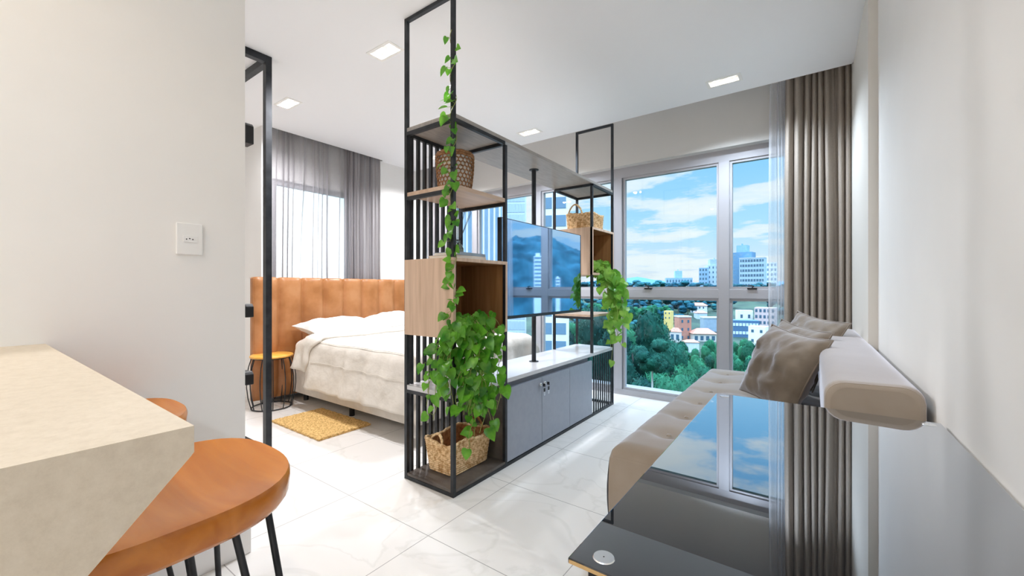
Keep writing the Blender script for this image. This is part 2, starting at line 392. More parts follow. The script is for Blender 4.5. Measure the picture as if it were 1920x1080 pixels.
# big window
WY0, WY1 = 4.03, 4.10
mull = [-4.22, -3.515, -2.55, -1.585, -.62, .17]
w1 = struct('window_1', MB().box(-4.25, .231, WY0, WY1, 0, .055).box(-4.25, .231, WY0, WY1, 2.19, 2.29), ALU, 'floor to ceiling window looking over the city')
for i, x in enumerate(mull):
    hw = .036 if i in (1, 2, 3) else .043
    MB().box(x - hw, x + hw, WY0 - .01, WY1, .055, 2.19).build('window_mullion', ALU, w1, bevel=.003)
for a, b in zip(mull, mull[1:]):
    MB().box(a + .04, b - .04, WY0 - .005, WY1, .985, 1.067).build('window_transom', ALU, w1, bevel=.003)
    fr = MB()
    for (z0, z1) in ((.055, .985), (1.067, 2.19)):
        fr.box(a + .043, a + .062, WY0 + .012, WY1 - .01, z0, z1).box(b - .062, b - .043, WY0 + .012, WY1 - .01, z0, z1)
        fr.box(a + .062, b - .062, WY0 + .012, WY1 - .01, z0, z0 + .022).box(a + .062, b - .062, WY0 + .012, WY1 - .01, z1 - .022, z1)
    sash = fr.build('sash_frame', ALU, w1)
    MB().box(a + .062, b - .062, WY0 + .03, WY0 + .036, .077, .963).build('pane', GLASS, sash)
    MB().box(a + .062, b - .062, WY0 + .03, WY0 + .036, 1.089, 2.168).build('pane', GLASS, sash)
    hx = (a + b) / 2 - .18
    MB().box(hx - .035, hx + .035, WY0 - .02, WY0 + .012, 1.067, 1.078).tube([(hx, WY0 - .012, 1.078), (hx + .012, WY0 - .018, 1.092), (hx - .005, WY0 - .022, 1.098), (hx - .03, WY0 - .022, 1.096)], .005, 8).build('window_latch', BLACKP, w1)
struct('trim_2', B(-4.3, .3, WY1 + .002, 4.62, -.25, -.03), mat('grey_ledge', (.25, .26, .28), .6), 'pale grey outer ledge below the big window')

# ---------------------------------------------------------------- ceiling downlights
def downlight(x, y, label, power, col, ang=165):
    r = thing('ceiling_downlight', label, 'ceiling light', (x + .1075, y + .055, H), 'recessed twin downlights in the ceiling')
    x1, y1, z = x + .215, y + .11, H
    MB().box(x - .008, x + .012, y - .008, y1 + .008, z - .004, z).box(x1 - .012, x1 + .008, y - .008, y1 + .008, z - .004, z) \
        .box(x + .012, x1 - .012, y - .008, y + .012, z - .004, z).box(x + .012, x1 - .012, y1 - .012, y1 + .008, z - .004, z).build('light_frame', FIXT, r)
    for k in (0, 1):
        cx = x + .058 + .099 * k; cy = y + .055
        lm = MB().lathe([(.040, .055), (.040, .030), (.034, .024)], (cx, cy, H), 24).build('lamp_ring', FIXT, r)
        MB().lathe([(.034, .026), (.020, .020), (.001, .018)], (cx, cy, H), 24).build('lamp_lens', LAMPM, lm)
        l = bpy.data.lights.new('spot', 'SPOT'); l.energy = power; l.color = col; l.spot_size = math.radians(ang); l.spot_blend = .6; l.shadow_soft_size = .03
        lo = bpy.data.objects.new('spot_light', l); C.objects.link(lo); lo.parent = r; lo.location = (cx - r.location.x, cy - r.location.y, .005)
LL = ['twin downlight in the ceiling just left of the tall black divider frame', 'small twin downlight farther left, above the bed and grey curtain',
      'twin downlight in the living room ceiling nearest the taupe curtain', 'twin downlight above the far end of the room divider shelf',
      'twin downlight glimpsed through the upper black slats of the divider', 'twin downlight over the bedroom entry behind the cream wall',
      'twin downlight over the kitchen counter', 'rear twin downlight over the kitchen', 'added unseen twin downlight brightening the right wall behind the glass table']  # the last one is added out of view to brighten the right wall
for i, ((x, y), lb) in enumerate(zip(LX, LL)):
    downlight(x, y, lb, KITCHEN_W if i in (5, 6, 7) else LAMP_W * (.7 if i == 8 else 1), WARM if i in (5, 6, 7) else (COOL if i in (2, 3, 8) else WHITE), 138 if i in (2, 3, 4) else 165)

# ================================================================ kitchen counter and stools
ct = thing('kitchen_counter', 'thick beige stone counter with slanted end panel, in front of the bar stools', 'counter', (-1.2, -.1, 0))
CX1, CY1 = -.608, .179
MB().box(XL + .001, CX1 - .06, -.52, CY1, .876, .91).build('counter_top', CONC, ct)
MB().prism([(CY1, .91), (CY1, .878), (CY1 - .003, .874), (-.52, .12), (-.52, .91)], 0, CX1 - .06, CX1).build('end_panel', CONC, ct)
MB().box(XL + .002, CX1 - .06, -.50, -.46, .0, .876).build('support_panel', CONC, ct)

def make_stool(cx, cy, label):
    r = thing('bar_stool', label, 'bar stool', (cx, cy, 0), 'bar stools at the stone counter')
    zt = .70
    def outline(a, k=1.0):
        ca, sa = math.cos(a), math.sin(a); n = 2.7
        rr = (abs(ca / .215) ** n + abs(sa / .205) ** n) ** (-1 / n)
        return rr * k * ca, rr * k * sa
    def top(u, w):
        a = 2 * math.pi * w; k = u
        x, y = outline(a, k)
        dish = .030 * (1 - k * k) ** 1.0
        pommel = .012 * math.exp(-(x / .06) ** 2) * max(0, -y / .2) * (1 - k * .5)
        lip = .010 * max(0, y / .205) ** 2 * k - .014 * max(0, -y / .205) ** 2 * k
        return (cx + x, cy + y, zt - dish + pommel + lip)
    m = MB().grid(top, 14, 56, wrapv=True)
    prof = [(1.0, 0), (1.012, -.006), (1.016, -.014), (1.0, -.045), (.97, -.055), (.80, -.058), (.02, -.058)]
    def side(u, w):
        i = min(int(u * (len(prof) - 1) + 1e-6), len(prof) - 1); k, dz = prof[i]; a = 2 * math.pi * w
        x, y = outline(a, k); lip = .010 * max(0, y / .205) ** 2 - .014 * max(0, -y / .205) ** 2
        return (cx + x, cy + y, zt + dz + lip)
    m.grid(side, len(prof), 56, wrapv=True)
    m.build('seat', SEATW, r)
    MB().lathe([(.03, .0), (.12, .0), (.12, -.006), (.03, -.006)], (cx, cy, zt - .057), 24).build('mount_plate', STEEL, r)
    for (sx, sy) in ((1, 1), (1, -1), (-1, 1), (-1, -1)):
        for q in (-1, 1):
            p0 = (cx + sx * (.150 - .01 * (q > 0)), cy + sy * .105 + q * .032, zt - .056)
            p1 = (cx + sx * .245, cy + sy * .185 + q * .012, .012)
            MB().tube([p0, p1], .0065, 10).build('leg', STEEL, r)
    return r
st = make_stool(-1.015, .240, 'nearest orange brown wooden bar stool at the counter corner')
dup(st, (-1.645, .240, 0), 0, 'orange brown bar stool half hidden behind the counter beside the wall')

# wall socket
so = thing('wall_socket', 'white plate socket with three pin holes on the cream wall', 'socket', (XL, .5335, 1.258))
MB().box(XL, XL + .009, .493, .574, 1.200, 1.316).build('socket_plate', PLASTIC, so, bevel=.003)
MB().box(XL + .009, XL + .0115, .512, .556, 1.246, 1.270).build('socket_insert', PLASTIC, so, bevel=.002)
for yy, zz in ((.5225, 1.257), (.532, 1.2595), (.5415, 1.257)):
    MB().cyl((XL + .010, yy, zz), (XL + .0121, yy, zz), .0022, 10).build('pin_hole', BLACKP, so)

# black hooks on the end of the kitchen wall
def hook(z0, z1, label):
    m = MB().prism([(XL - .06, z0), (XL + .003, z0), (XL + .003, z1 - .012), (XL - .009, z1), (XL - .06, z1)], 1, .7205, .752)
    tag(m.build('wall_hook', BLACKP, loc=(XL, .72, (z0 + z1) / 2), bevel=.003), label, 'hook', 'black wall hooks on the wall end')
hook(1.67, 1.755, 'top black hook high on the end of the cream wall, below the ceiling frame')
hook(.957, 1.012, 'middle black hook on the wall end, beside the leather headboard')
hook(.680, .733, 'lowest black hook on the wall end, beside the bedside stool')

# black frame by the bedroom entry
bf = thing('metal_partition_frame', 'tall black steel corner frame standing between the cream wall and the bed', 'frame', (-2.9, 1.25, 0))
MB().box(-2.925, -2.882, 1.235, 1.272, 0, H).build('corner_post', STEEL, bf)
MB().box(-2.925, -2.882, .30, 1.235, H - .045, H - .0005).build('ceiling_rail', STEEL, bf)
MB().box(-4.4, -2.925, 1.235, 1.272, H - .045, H - .0005).build('ceiling_rail', STEEL, bf)
MB().box(-4.4, -2.925, 1.245, 1.265, 0.0005, .02).build('floor_rail', STEEL, bf)

# ================================================================ room divider
T = .02
dv = thing('room_divider', 'black steel room divider shelf with oak boxes between bed and sofa', 'shelf', ((XL + XR) / 2, 2.58, 0))
Y0, Y1, Y2, Y3 = 1.532, 1.985, 3.19, 3.63
def tubebox(n, *a): return MB().box(*a).build(n, STEEL, dv)
def postat(x, y, z0, z1): tubebox('post', x, x + T, y, y + T, z0, z1)
TOPZ = 1.957
for x in (XL, XR - T):
    postat(x, Y0, 0, H - .0005); postat(x, Y3, 0, H - .0005)
    postat(x, Y1 - .01, 0.02, TOPZ - .02); postat(x, Y2, .53, TOPZ - .02)
for y in (Y0, Y3): tubebox('top_rail', XL + T, XR - T, y, y + T, H - T, H - .0005)
for x in (XL, XR - T):
    tubebox('floor_rail', x, x + T, Y0 + T, Y3, 0.0005, T)
    tubebox('shelf_rail', x, x + T, Y0 + T, Y1 - .01, TOPZ - T, TOPZ)
    tubebox('shelf_rail', x, x + T, Y2 + T, Y3, TOPZ - T, TOPZ)
    tubebox('shelf_rail', x, x + T, Y0 + T, Y1 - .01, .487, .505)
for y in (Y0, Y3): tubebox('floor_rail', XL + T, XR - T, y, y + T, 0.0005, T)
for y in (Y0, Y1 - .01, Y2, Y3):
    tubebox('shelf_rail', XL + T, XR - T, y, y + T, TOPZ - T, TOPZ)
for y in (Y0, Y1 - .01): tubebox('shelf_rail', XL + T, XR - T, y, y + T, 1.572, 1.592)
for y in (Y2, Y3): tubebox('shelf_rail', XL + T, XR - T, y, y + T, .812, .832)
tubebox('shelf_rail', XL + T, XR - T, Y0, Y0 + T, .487, .505)
MB().box(XL + .002, XR - .002, Y0 + .002, Y3 + T - .002, TOPZ, TOPZ + .022).build('top_board', GREIGE, dv, bevel=.001)
MB().box(XL + T, XR - .002, Y0 + .003, Y1 + .009, 1.592, 1.615).build('oak_shelf', OAKH, dv, bevel=.001)
MB().box(XL + T, XR - .002, Y2 + .002, Y3 + .018, .832, .852).build('oak_shelf', OAKH, dv, bevel=.001)
MB().box(XL + .002, XR - .001, Y0 + .002, Y3 + .018, .505, .531).build('low_board', WHITETOP, dv, bevel=.002)
MB().box(XL + T, XR - .001, Y0 + .002, Y1, .0205, .036).build('bottom_board', DARKLAM, dv, bevel=.001)
def oakbox(y0, y1, z0, z1):
    t = .019
    x0, x1 = XL + .003, XR + .001
    o = MB().box(x0, x1, y0, y0 + t, z0, z1).box(x0, x1, y1 - t, y1, z0, z1).box(x0, x1, y0 + t, y1 - t, z0, z0 + t).box(x0, x1, y0 + t, y1 - t, z1 - t, z1).build('oak_box', OAK, dv, bevel=.0008)
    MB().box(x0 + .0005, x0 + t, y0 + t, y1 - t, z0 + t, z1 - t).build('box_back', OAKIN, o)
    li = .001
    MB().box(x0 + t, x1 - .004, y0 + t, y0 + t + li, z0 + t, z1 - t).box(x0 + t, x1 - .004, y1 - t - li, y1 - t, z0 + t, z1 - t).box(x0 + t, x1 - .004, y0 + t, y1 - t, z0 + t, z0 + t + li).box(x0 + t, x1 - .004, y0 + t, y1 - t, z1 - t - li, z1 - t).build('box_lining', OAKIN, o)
oakbox(Y0 - .001, Y1 + .011, .815, 1.236)
oakbox(Y2 + .0, Y3 + .021, 1.188, 1.592)
for y in (1.571, 1.621, 1.670, 1.719, 1.770, 1.820, 1.872, 1.922):
    MB().box(XL + .004, XL + .024, y - .0075, y + .0075, .02, TOPZ - T).build('slat', STEEL, dv)
for k in range(9):
    y = 3.232 + .0455 * k
    MB().box(XR - .010, XR - .003, y - .0085, y + .0085, .02, .505).build('slat', STEEL, dv)
# television pole
pole = MB().cyl((-1.670, 2.578, .531), (-1.670, 2.578, TOPZ), .0165, 20).build('television_pole', STEEL, dv)
MB().lathe([(.0166, .004), (.036, .004), (.036, 0)], (-1.670, 2.578, .531), 24).build('pole_flange', STEEL, pole)
MB().lathe([(.0166, -.004), (.036, -.004), (.036, 0)], (-1.670, 2.578, TOPZ), 24).build('pole_flange', STEEL, pole)

# low cabinet in the divider
cb = thing('television_cabinet', 'grey low cabinet with lockable doors built into the divider base', 'cabinet', ((XL + XR) / 2, 2.59, .02))
MB().box(XL + .022, XR - .022, Y1 + .012, Y2 - .001, .0205, .462).box(XL + .022, XR - .045, Y1 + .012, Y2 - .001, .462, .5045).build('cabinet_body', GREYLAM, cb)
MB().box(XL + .022, XR - .004, Y1 - .002 + .001, Y1 + .0115, .0365, .4865).build('side_panel', DARKLAM, cb)
dys = [Y1 + .013, 2.396, 2.796, Y2 + .004]
doors = []
for a, b in zip(dys, dys[1:]):
    doors.append(MB().box(XR - .0215, XR - .003, a + .0015, b - .0015, .024, .468).build('door', GREYLAM, cb, bevel=.0015))
def lock(door, y, z):
    l = MB().lathe([(.0, .012), (.0095, .012), (.011, .009), (.012, 0)], (0, 0, 0), 20)
    l.v = [(XR - .003 + c, y + a, z + b) for a, b, c in l.v]
    l.build('lock', CHROME, door)
lock(doors[0], 2.370, .425); lock(doors[1], 2.424, .427)
def keys(y, z, side, label):
    r = thing('cabinet_key', label, 'key', (XR + .01, y, z), 'keys in the cabinet locks')
    x = XR + .0092
    MB().box(x, x + .012, y - .001, y + .001, z - .0035, z + .0035).build('key_shaft', CHROME, r)
    MB().box(x + .012, x + .030, y - .0022, y + .0022, z - .0105, z + .0105).build('key_head', BLACKP, r, bevel=.001)
    ring = [(x + .024, y + .004 * math.sin(k * math.pi / 6) * side, z - .012 + .010 * math.cos(k * math.pi / 6)) for k in range(12)]
    MB().tube(ring, .0008, 6, True).build('key_ring', CHROME, r)
    MB().box(x + .022, x + .026, y - .009, y + .009, z - .044, z - .020).build('spare_key_head', BLACKP, r, bevel=.001)
    MB().box(x + .023, x + .025, y - .003, y + .003, z - .070, z - .044).build('spare_key_blade', CHROME, r)
keys(2.370, .425, 1, 'key with black head in the left lock of the grey cabinet')
keys(2.424, .427, -1, 'key with black head in the right lock of the grey cabinet')

# television
tv = thing('television', 'flat black television mounted on the pole of the room divider', 'television', (-1.56, 2.55, .88))
TX = -1.54
MB().box(TX - .030, TX - .001, 2.008, 3.095, .886, 1.515).build('television_body', BLACKP, tv, bevel=.003)
MB().box(TX - .001, TX + .001, 2.016, 3.087, .902, 1.509).build('screen', SCREEN, tv)
MB().box(TX - .001, TX + .002, 2.008, 3.095, .882, .900).build('lower_bezel', mat('bezel', (.06, .065, .07), .3, .6), tv)
MB().box(-1.654, TX - .030, 2.50, 2.66, 1.10, 1.30).build('wall_bracket', STEEL, tv)

# ================================================================ baskets, books, diffuser
def rbox(hx, hy, rad, a):
    """point on rounded rectangle by angle parameter 0..1 (arc length)"""
    segs = []; lx, ly = 2 * (hx - rad), 2 * (hy - rad); q = math.pi * rad / 2
    per = 2 * lx + 2 * ly + 4 * q; d = (a % 1) * per
    if d < lx: return -hx + rad + d, -hy
    d -= lx
    if d < q: t = d / rad; return hx - rad + rad * math.sin(t), -hy + rad - rad * math.cos(t)
    d -= q
    if d < ly: return hx, -hy + rad + d
    d -= ly
    if d < q: t = d / rad; return hx - rad + rad * math.cos(t), hy - rad + rad * math.sin(t)
    d -= q
    if d < lx: return hx - rad - d, hy
    d -= lx
    if d < q: t = d / rad; return -hx + rad - rad * math.sin(t), hy - rad + rad * math.cos(t)
    d -= q
    if d < ly: return -hx, hy - rad - d
    d -= ly
    t = d / rad; return -hx + rad - rad * math.cos(t), -hy + rad - rad * math.sin(t)
def woven_box(r, cx, cy, z0, h, hx, hy, flare, rows, cols, m_out, m_in, sag=.015, rot=0.0):
    cr, sr = math.cos(rot), math.sin(rot)
    def P(a, t, off, bump):
        k = 1 + flare * t
        rad = .035
        x, y = rbox(hx * k, hy * k, rad, a); x2, y2 = rbox(hx * k, hy * k, rad, a + .001)
        nx, ny = (y2 - y), -(x2 - x); L = math.hypot(nx, ny) or 1
        row = t * rows; ph = math.floor(row)
        b = bump * (abs(math.sin(math.pi * row)) * .6 + .4 * abs(math.sin(math.pi * (a * cols + .5 * (ph % 2)))) * abs(math.sin(math.pi * row)))
        x += nx / L * (off + b); y += ny / L * (off + b)
        zz = z0 + h * t
        if t > .5: zz -= sag * (math.sin(a * 4 * math.pi) ** 2) * (t - .5) * 2
        return (cx + x * cr - y * sr, cy + x * sr + y * cr, zz)
    MB().grid(lambda u, w: P(w, u, 0, .008), rows * 5 + 1, cols * 4, wrapv=True).build('basket_wall', m_out, r)
    mi = MB().grid(lambda u, w: P(w, u, -.006, -.004), rows * 2 + 1, cols * 2, wrapv=True)
    mi.add([P(k / 40, .02, -.006, 0) for k in range(40)], [tuple(range(40))])
    mi.build('basket_lining', m_in, r)
    rim = [P(k / 60, 1.0, .0, 0) for k in range(60)]
    MB().tube([(x, y, z + .003 * math.sin(k * 2.1)) for k, (x, y, z) in enumerate(rim)], .0085, 8, True).build('basket_rim', m_out, r)
def handle(r, p0, p1, hgt, lean, m, rad=.008, n=18):
    p0, p1, lean = Vector(p0), Vector(p1), Vector(lean)
    pts = []
    for k in range(n + 1):
        t = k / n; b = math.sin(math.pi * t) ** .7
        pts.append(p0.lerp(p1, t) + V(0, 0, hgt) * b + lean * b)
    mb = MB()
    for ph in (0, math.pi):
        mb.tube([p + V(.5, .5, .7) * (.55 * rad * math.sin(k * 1.5 + ph)) for k, p in enumerate(pts)], rad * .75, 7)
    mb.build('handle', m, r)
bk = thing('seagrass_basket', 'rectangular woven seagrass basket with loop handles on the lowest divider shelf', 'basket', (-1.69, 1.79, .0362))
woven_box(bk, -1.692, 1.795, .0365, .185, .098, .152, .16, 15, 46, RUSH, RUSHD, sag=.018)
handle(bk, (-1.76, 1.625, .20), (-1.655, 1.622, .195), .055, (0, .02, 0), RUSH)
handle(bk, (-1.745, 1.968, .20), (-1.65, 1.968, .20), .075, (0, -.01, 0), RUSHD)
fb = thing('handbag_basket', 'small seagrass basket with tall loop handle on the far oak box', 'basket', (-1.64, 3.39, 1.592))
woven_box(fb, -1.64, 3.375, 1.5925, .135, .115, .135, .06, 12, 40, RUSH, RUSHD, sag=.012)
handle(fb, (-1.735, 3.235, 1.72), (-1.60, 3.235, 1.72), .085, (0, 0, 0), RUSH)
handle(fb, (-1.70, 3.52, 1.70), (-1.57, 3.52, 1.70), .035, (0, .03, 0), RUSH)
# round open-weave basket
rb = thing('round_wicker_basket', 'round open weave wicker basket with pale lining on the upper oak shelf', 'basket', (-1.69, 1.76, 1.615))
rc = (-1.69, 1.76, 1.6155)
prof = lambda t: .085 + .020 * math.sin(min(1, t * 1.15) * math.pi / 2)
wv = MB(); rowsN, colsN = 10, 25; hh = .225
for i in range(rowsN):
    for j in range(colsN):
        a = 2 * math.pi * (j + .5 * (i % 2)) / colsN; t = (i + .6) / (rowsN + .3); R_ = prof(t) + .003
        pts = []
        for k in range(9):
            q = 2 * math.pi * k / 9
            aa = a + math.cos(q) * .58 * 2 * math.pi / colsN * .92; zz = t * hh + math.sin(q) * .0135
            rr = R_ + .003 * math.sin(q)
            pts.append((rc[0] + rr * math.cos(aa), rc[1] + rr * math.sin(aa), rc[2] + zz))
        wv.tube(pts, .0033, 5, True)
for zz, rr_ in ((.004, prof(0) + .002), (hh - .006, prof(1) + .004), (hh + .006, prof(1) + .003), (hh + .014, prof(1) - .001)):
    wv.tube([(rc[0] + rr_ * math.cos(2 * math.pi * k / 40), rc[1] + rr_ * math.sin(2 * math.pi * k / 40), rc[2] + zz + .002 * math.sin(k * 1.9)) for k in range(40)], .0058, 6, True)
wv.build('wicker_weave', RATTAN, rb)
MB().lathe([(.001, .003)] + [(prof(k / 10) - .004, .003 + hh * k / 10) for k in range(11)] + [(prof(1) - .012, hh), (prof(.5) - .012, hh * .5), (.03, .05), (.001, .05)], rc, 40).build('basket_lining', LINER, rb)

# books and magazine on the oak box
BZ = 1.2362
def book(name, label, cx, cy, z, w, d, t, rot, cov, cat, pages=True):
    r = thing(name, label, cat, (cx, cy, z), 'books lying on the near oak box'); r.rotation_euler = (0, 0, rot)
    def bx(n, m, *a): MB().box(*a).build(n, m, r, loc=(0, 0, 0)).location = (0, 0, 0)
    if pages:
        bx('page_block', mat('paper', (.86, .82, .74), .8), -w / 2 + .004, w / 2 - .004, -d / 2 + .002, d / 2 - .004, .0026, t - .0026)
    cm_ = MB().box(-w / 2, w / 2, -d / 2, d / 2, 0, .0025).box(-w / 2, w / 2, -d / 2, d / 2, t - .0025, t).box(-w / 2, w / 2, -d / 2, -d / 2 + .0020, .0025, t - .0025)
    o = cm_.build('book_cover', cov, r, loc=(0, 0, 0)); o.location = (0, 0, 0)
book('book', 'thick pale book at the bottom of the stack on the oak box', -1.665, 1.755, BZ, .27, .20, .024, math.radians(88), mat('cream_cover', (.75, .70, .62), .5), 'book')
book('book', 'blue grey book on top of the pale book, under the reed diffuser', -1.655, 1.765, BZ + .0245, .25, .18, .017, math.radians(92), mat('blue_cover', (.30, .38, .46), .4), 'book')
df = thing('reed_diffuser', 'small clear glass reed diffuser with dark sticks standing on the books', 'diffuser', (-1.675, 1.765, BZ + .042))
dc = (-1.675, 1.765, BZ + .042)
MB().lathe([(.001, .001), (.030, .001), (.036, .008), (.036, .030), (.026, .052), (.012, .064), (.011, .080), (.013, .082)], dc, 28).build('glass_bottle', CLEAR, df)
MB().lathe([(.001, .004), (.033, .004), (.034, .010), (.034, .024), (.001, .024)], dc, 24).build('oil', OIL, df)
MB().lathe([(.0115, .076), (.020, .077), (.020, .080), (.0115, .081)], dc, 20).build('collar', BLACKP, df)
for k, (ax, ay) in enumerate(((-.02, .02), (.015, .05), (.03, .085), (.02, .10), (-.03, -.015))):
    MB().tube([(dc[0] - ax * .15, dc[1] - ay * .15, dc[2] + .012), (dc[0] + ax, dc[1] + ay, dc[2] + .285 - .01 * k)], .0015, 6).build('reed', REED, df)

# ================================================================ trailing plants
def leaf(mb, p, d, n, size):
    """heart shaped leaf: base at p, tip direction d, face normal n"""
    d = Vector(d).normalized(); n = Vector(n); n = (n - d * n.dot(d))
    n = n.normalized() if n.length > 1e-4 else d.orthogonal().normalized(); s = d.cross(n)
    half = [(.0, .0), (-.10, .20), (-.04, .40), (.16, .47), (.42, .42), (.70, .25), (1.0, .0)]
    mid = [0, .02, .1, .25, .5, .75, 1.0]
    vs = []; k = len(half)
    for (a, b), mm in zip(half, mid):
        vs.append(Vector(p) + (d * a + s * b + n * (.10 * b * 2 - .18 * a * a)) * size)
    for (a, b), mm in zip(half, mid):
        vs.append(Vector(p) + (d * a - s * b + n * (.10 * b * 2 - .18 * a * a)) * size)
    for mm in mid: vs.append(Vector(p) + (d * mm - n * .18 * mm * mm) * size)
    fs = []
    for i in range(k - 1):
        fs += [(i, i + 1, 2 * k + i + 1, 2 * k + i), (k + i + 1, k + i, 2 * k + i, 2 * k + i + 1)]
    mb.add(vs, fs, True)
def rv(s=1.0): return V(random.uniform(-s, s), random.uniform(-s, s), random.uniform(-s, s))
def strand(stem, leaves, pts, dens, size, out, jit=.02, droop=.8, rad=.0018):
    pts = [Vector(p) for p in pts]; path = []
    for a, b in zip(pts, pts[1:]):
        L = (b - a).length; k = max(2, int(L / .02))
        for i in range(k): path.append(a.lerp(b, i / k))
    path.append(pts[-1])
    off = V(random.uniform(0, 9), random.uniform(0, 9), 0)
    path = [p + V(noise.noise(p * 9 + off), noise.noise(p * 9 + off + V(5, 5, 0)), 0) * jit for p in path]
    stem.tube(path, rad, 5)
    acc = random.uniform(0, dens)
    for a, b in zip(path, path[1:]):
        acc += (b - a).length
        if acc > dens:
            acc = random.uniform(-.3, .3) * dens
            side = (Vector(out) * random.uniform(.2, 1) + V(random.uniform(-1, 1), random.uniform(-1, 1), random.uniform(-.1, .5))).normalized()
            base = a + side * random.uniform(.015, .045)
            stem.tube([a, a.lerp(base, .5) + V(0, 0, .008), base], .0010, 4)
            d = (V(0, 0, -droop) + side * .55 + rv(.45)).normalized()
            leaf(leaves, base, d, Vector(out) + V(0, 0, .45) + rv(.55), size * random.choice([.5, .65, .8, .95, 1.1, 1.3]))
OUT = V(.35, -.9, .1)
# bushy pothos hanging from the near oak box
pl = thing('trailing_plant', 'bushy green trailing plant hanging from the near oak box above the seagrass basket', 'plant', (-1.62, 1.77, .836))
stem, lv = MB(), MB()
for i in range(26):
    sx_, sy_ = random.uniform(-1.66, -1.55), random.uniform(1.62, 1.84)
    ex = XR + random.uniform(.015, .08); ey = random.uniform(1.55, 1.83)
    bot = random.choice([.68, .6, .52, .46, .42, .36, .30, .26]) + random.uniform(-.03, .03)
    if ey < 1.60: bot = max(bot, .44)
    strand(stem, lv, [(sx_, sy_, .87), (sx_ + .05, (sy_ + ey) / 2, .925), (XR + .012, ey, .90), (ex, ey + random.uniform(-.02, .02), .80), (ex + random.uniform(-.03, .03), ey + random.uniform(-.05, .04), bot)], .045, .058, OUT, .04)
for i in range(13):
    ex = random.uniform(-1.62, -1.46); ey = random.uniform(1.47, 1.515); bot = random.choice([.72, .62, .54, .46, .40]) + random.uniform(-.03, .03)
    strand(stem, lv, [(-1.56, 1.66, .87), (XR + .02, 1.60, .90), (XR + .02, 1.515, .84), (ex, ey, .76), (ex + random.uniform(-.03, .03), ey, bot)], .048, .052, OUT, .03)
strand(stem, lv, [(-1.56, 1.74, .87), (XR + .02, 1.72, .90), (XR + .03, 1.66, .6), (XR + .02, 1.62, .30), (XR + .02, 1.625, .20)], .07, .055, OUT, .02)
stem.build('vine_stems', VINE, pl); lv.build('leaves', LEAF, pl)
MB().lathe([(.001, .001), (.045, .001), (.055, .06), (.050, .06), (.045, .03), (.001, .03)], (-1.61, 1.77, .836), 24).build('plant_pot', BLACKP, pl)
# vine climbing the front post
cv_ = thing('climbing_vine', 'long thin leafy vine climbing the tall front post of the divider', 'plant', (XR, Y0, .87))
stem, lv = MB(), MB()
pts = []
for k in range(90):
    z = .80 + 1.60 * k / 89; a = k * .55
    pts.append((XR - .01 + .017 * math.cos(a) * 1.0, Y0 + .01 + .017 * math.sin(a), z))
stem.tube(pts, .0018, 5)
for k in range(2, 88):
    z = pts[k][2]
    pr = 1.0 if z < 2.05 else .5
    if random.random() > pr * .92: continue
    side = V(random.uniform(-1, .8), random.uniform(-1, -.1), random.uniform(-.3, .5)).normalized()
    base = Vector(pts[k]) + side * random.uniform(.012, .040)
    stem.tube([pts[k], base], .0010, 4)
    leaf(lv, base, V(side.x * .6, side.y * .3, random.uniform(-1, .1)), OUT + V(0, 0, .3) + rv(.6), random.uniform(.034, .056))
stem.build('vine_stems', VINE, cv_); lv.build('leaves', LEAF, cv_)
# far pothos
fp = thing('trailing_plant', 'narrow light green trailing plant hanging from the far oak box by the window', 'plant', (-1.55, 3.42, 1.209))
stem, lv = MB(), MB()
for i in range(22):
    sy_ = random.uniform(3.34, 3.46); ey = random.uniform(3.36, 3.58); ex = XR + random.uniform(.02, .13)
    bot = random.choice([1.0, .9, .8, .7, .62, .56]) + random.uniform(-.03, .03)
    strand(stem, lv, [(-1.56, sy_, 1.23), (-1.52, sy_, 1.30), (XR + .015, (sy_ + ey) / 2, 1.26), (ex, ey, 1.10), (ex + random.uniform(0, .05), ey + random.uniform(-.03, .07), bot)], .050, .070, OUT, .04)
strand(stem, lv, [(-1.52, 3.40, 1.25), (XR + .02, 3.42, 1.2), (XR + .03, 3.50, .8), (XR + .02, 3.60, .36)], .12, .06, OUT, .03)
stem.build('vine_stems', VINE, fp); lv.build('leaves', leafmat('light_pothos_leaf', (.10, .36, .03), (.36, .62, .10), 10, .45, rough=.35), fp)
MB().lathe([(.001, .001), (.04, .001), (.048, .05), (.001, .05)], (-1.565, 3.42, 1.209), 24).build('plant_pot', BLACKP, fp)

# ================================================================ bed
hb = thing('headboard', 'tall caramel leather headboard with vertical channels against the bedroom wall', 'headboard', (-4.12, 2.8, 0))
HF, HY0, HP, HN = -4.06, 1.640, .2235, 9
def hprof(y):
    k = (y - HY0) / HP; f = k - math.floor(k); e = abs(f - .5) * 2
    return .022 * (1 - max(0, (e - .55) / .45) ** 2.2)
m = MB()
NY = HN * 24
def hp(u, w):
    i = round(u * NY); f = (i % 24) / 24; y = HY0 + HP * (i / 24)
    z = [.05, .06, .10, .4, .8, 1.10, 1.145, 1.170, 1.180, 1.180][round(w * 9)]
    rnd = {0: .02, 1: .006, 6: .0, 7: .010, 8: .022, 9: .06}.get(round(w * 9), 0)
    e = abs(f - .5) * 2
    bul = .034 * (1 - max(0, (e - .25) / .75) ** 3.2)
    if i in (0, NY): bul = -.015
    zz = z - (.012 * max(0, (e - .7) / .3) ** 2 if z > 1.1 else 0)
    return (HF - .034 + bul - rnd, y, zz)
m.grid(hp, NY + 1, 10)
m.box(-4.15, HF - .03, HY0 + .004, HY0 + HP * HN - .004, .05, 1.165)
m.build('padded_panel', LEATHER, hb)
MB().box(-4.14, -4.10, HY0 + .1, HY0 + .16, 0, .05).box(-4.14, -4.10, HY0 + HP * HN - .16, HY0 + HP * HN - .1, 0, .05).build('foot_block', BLACKP, hb)

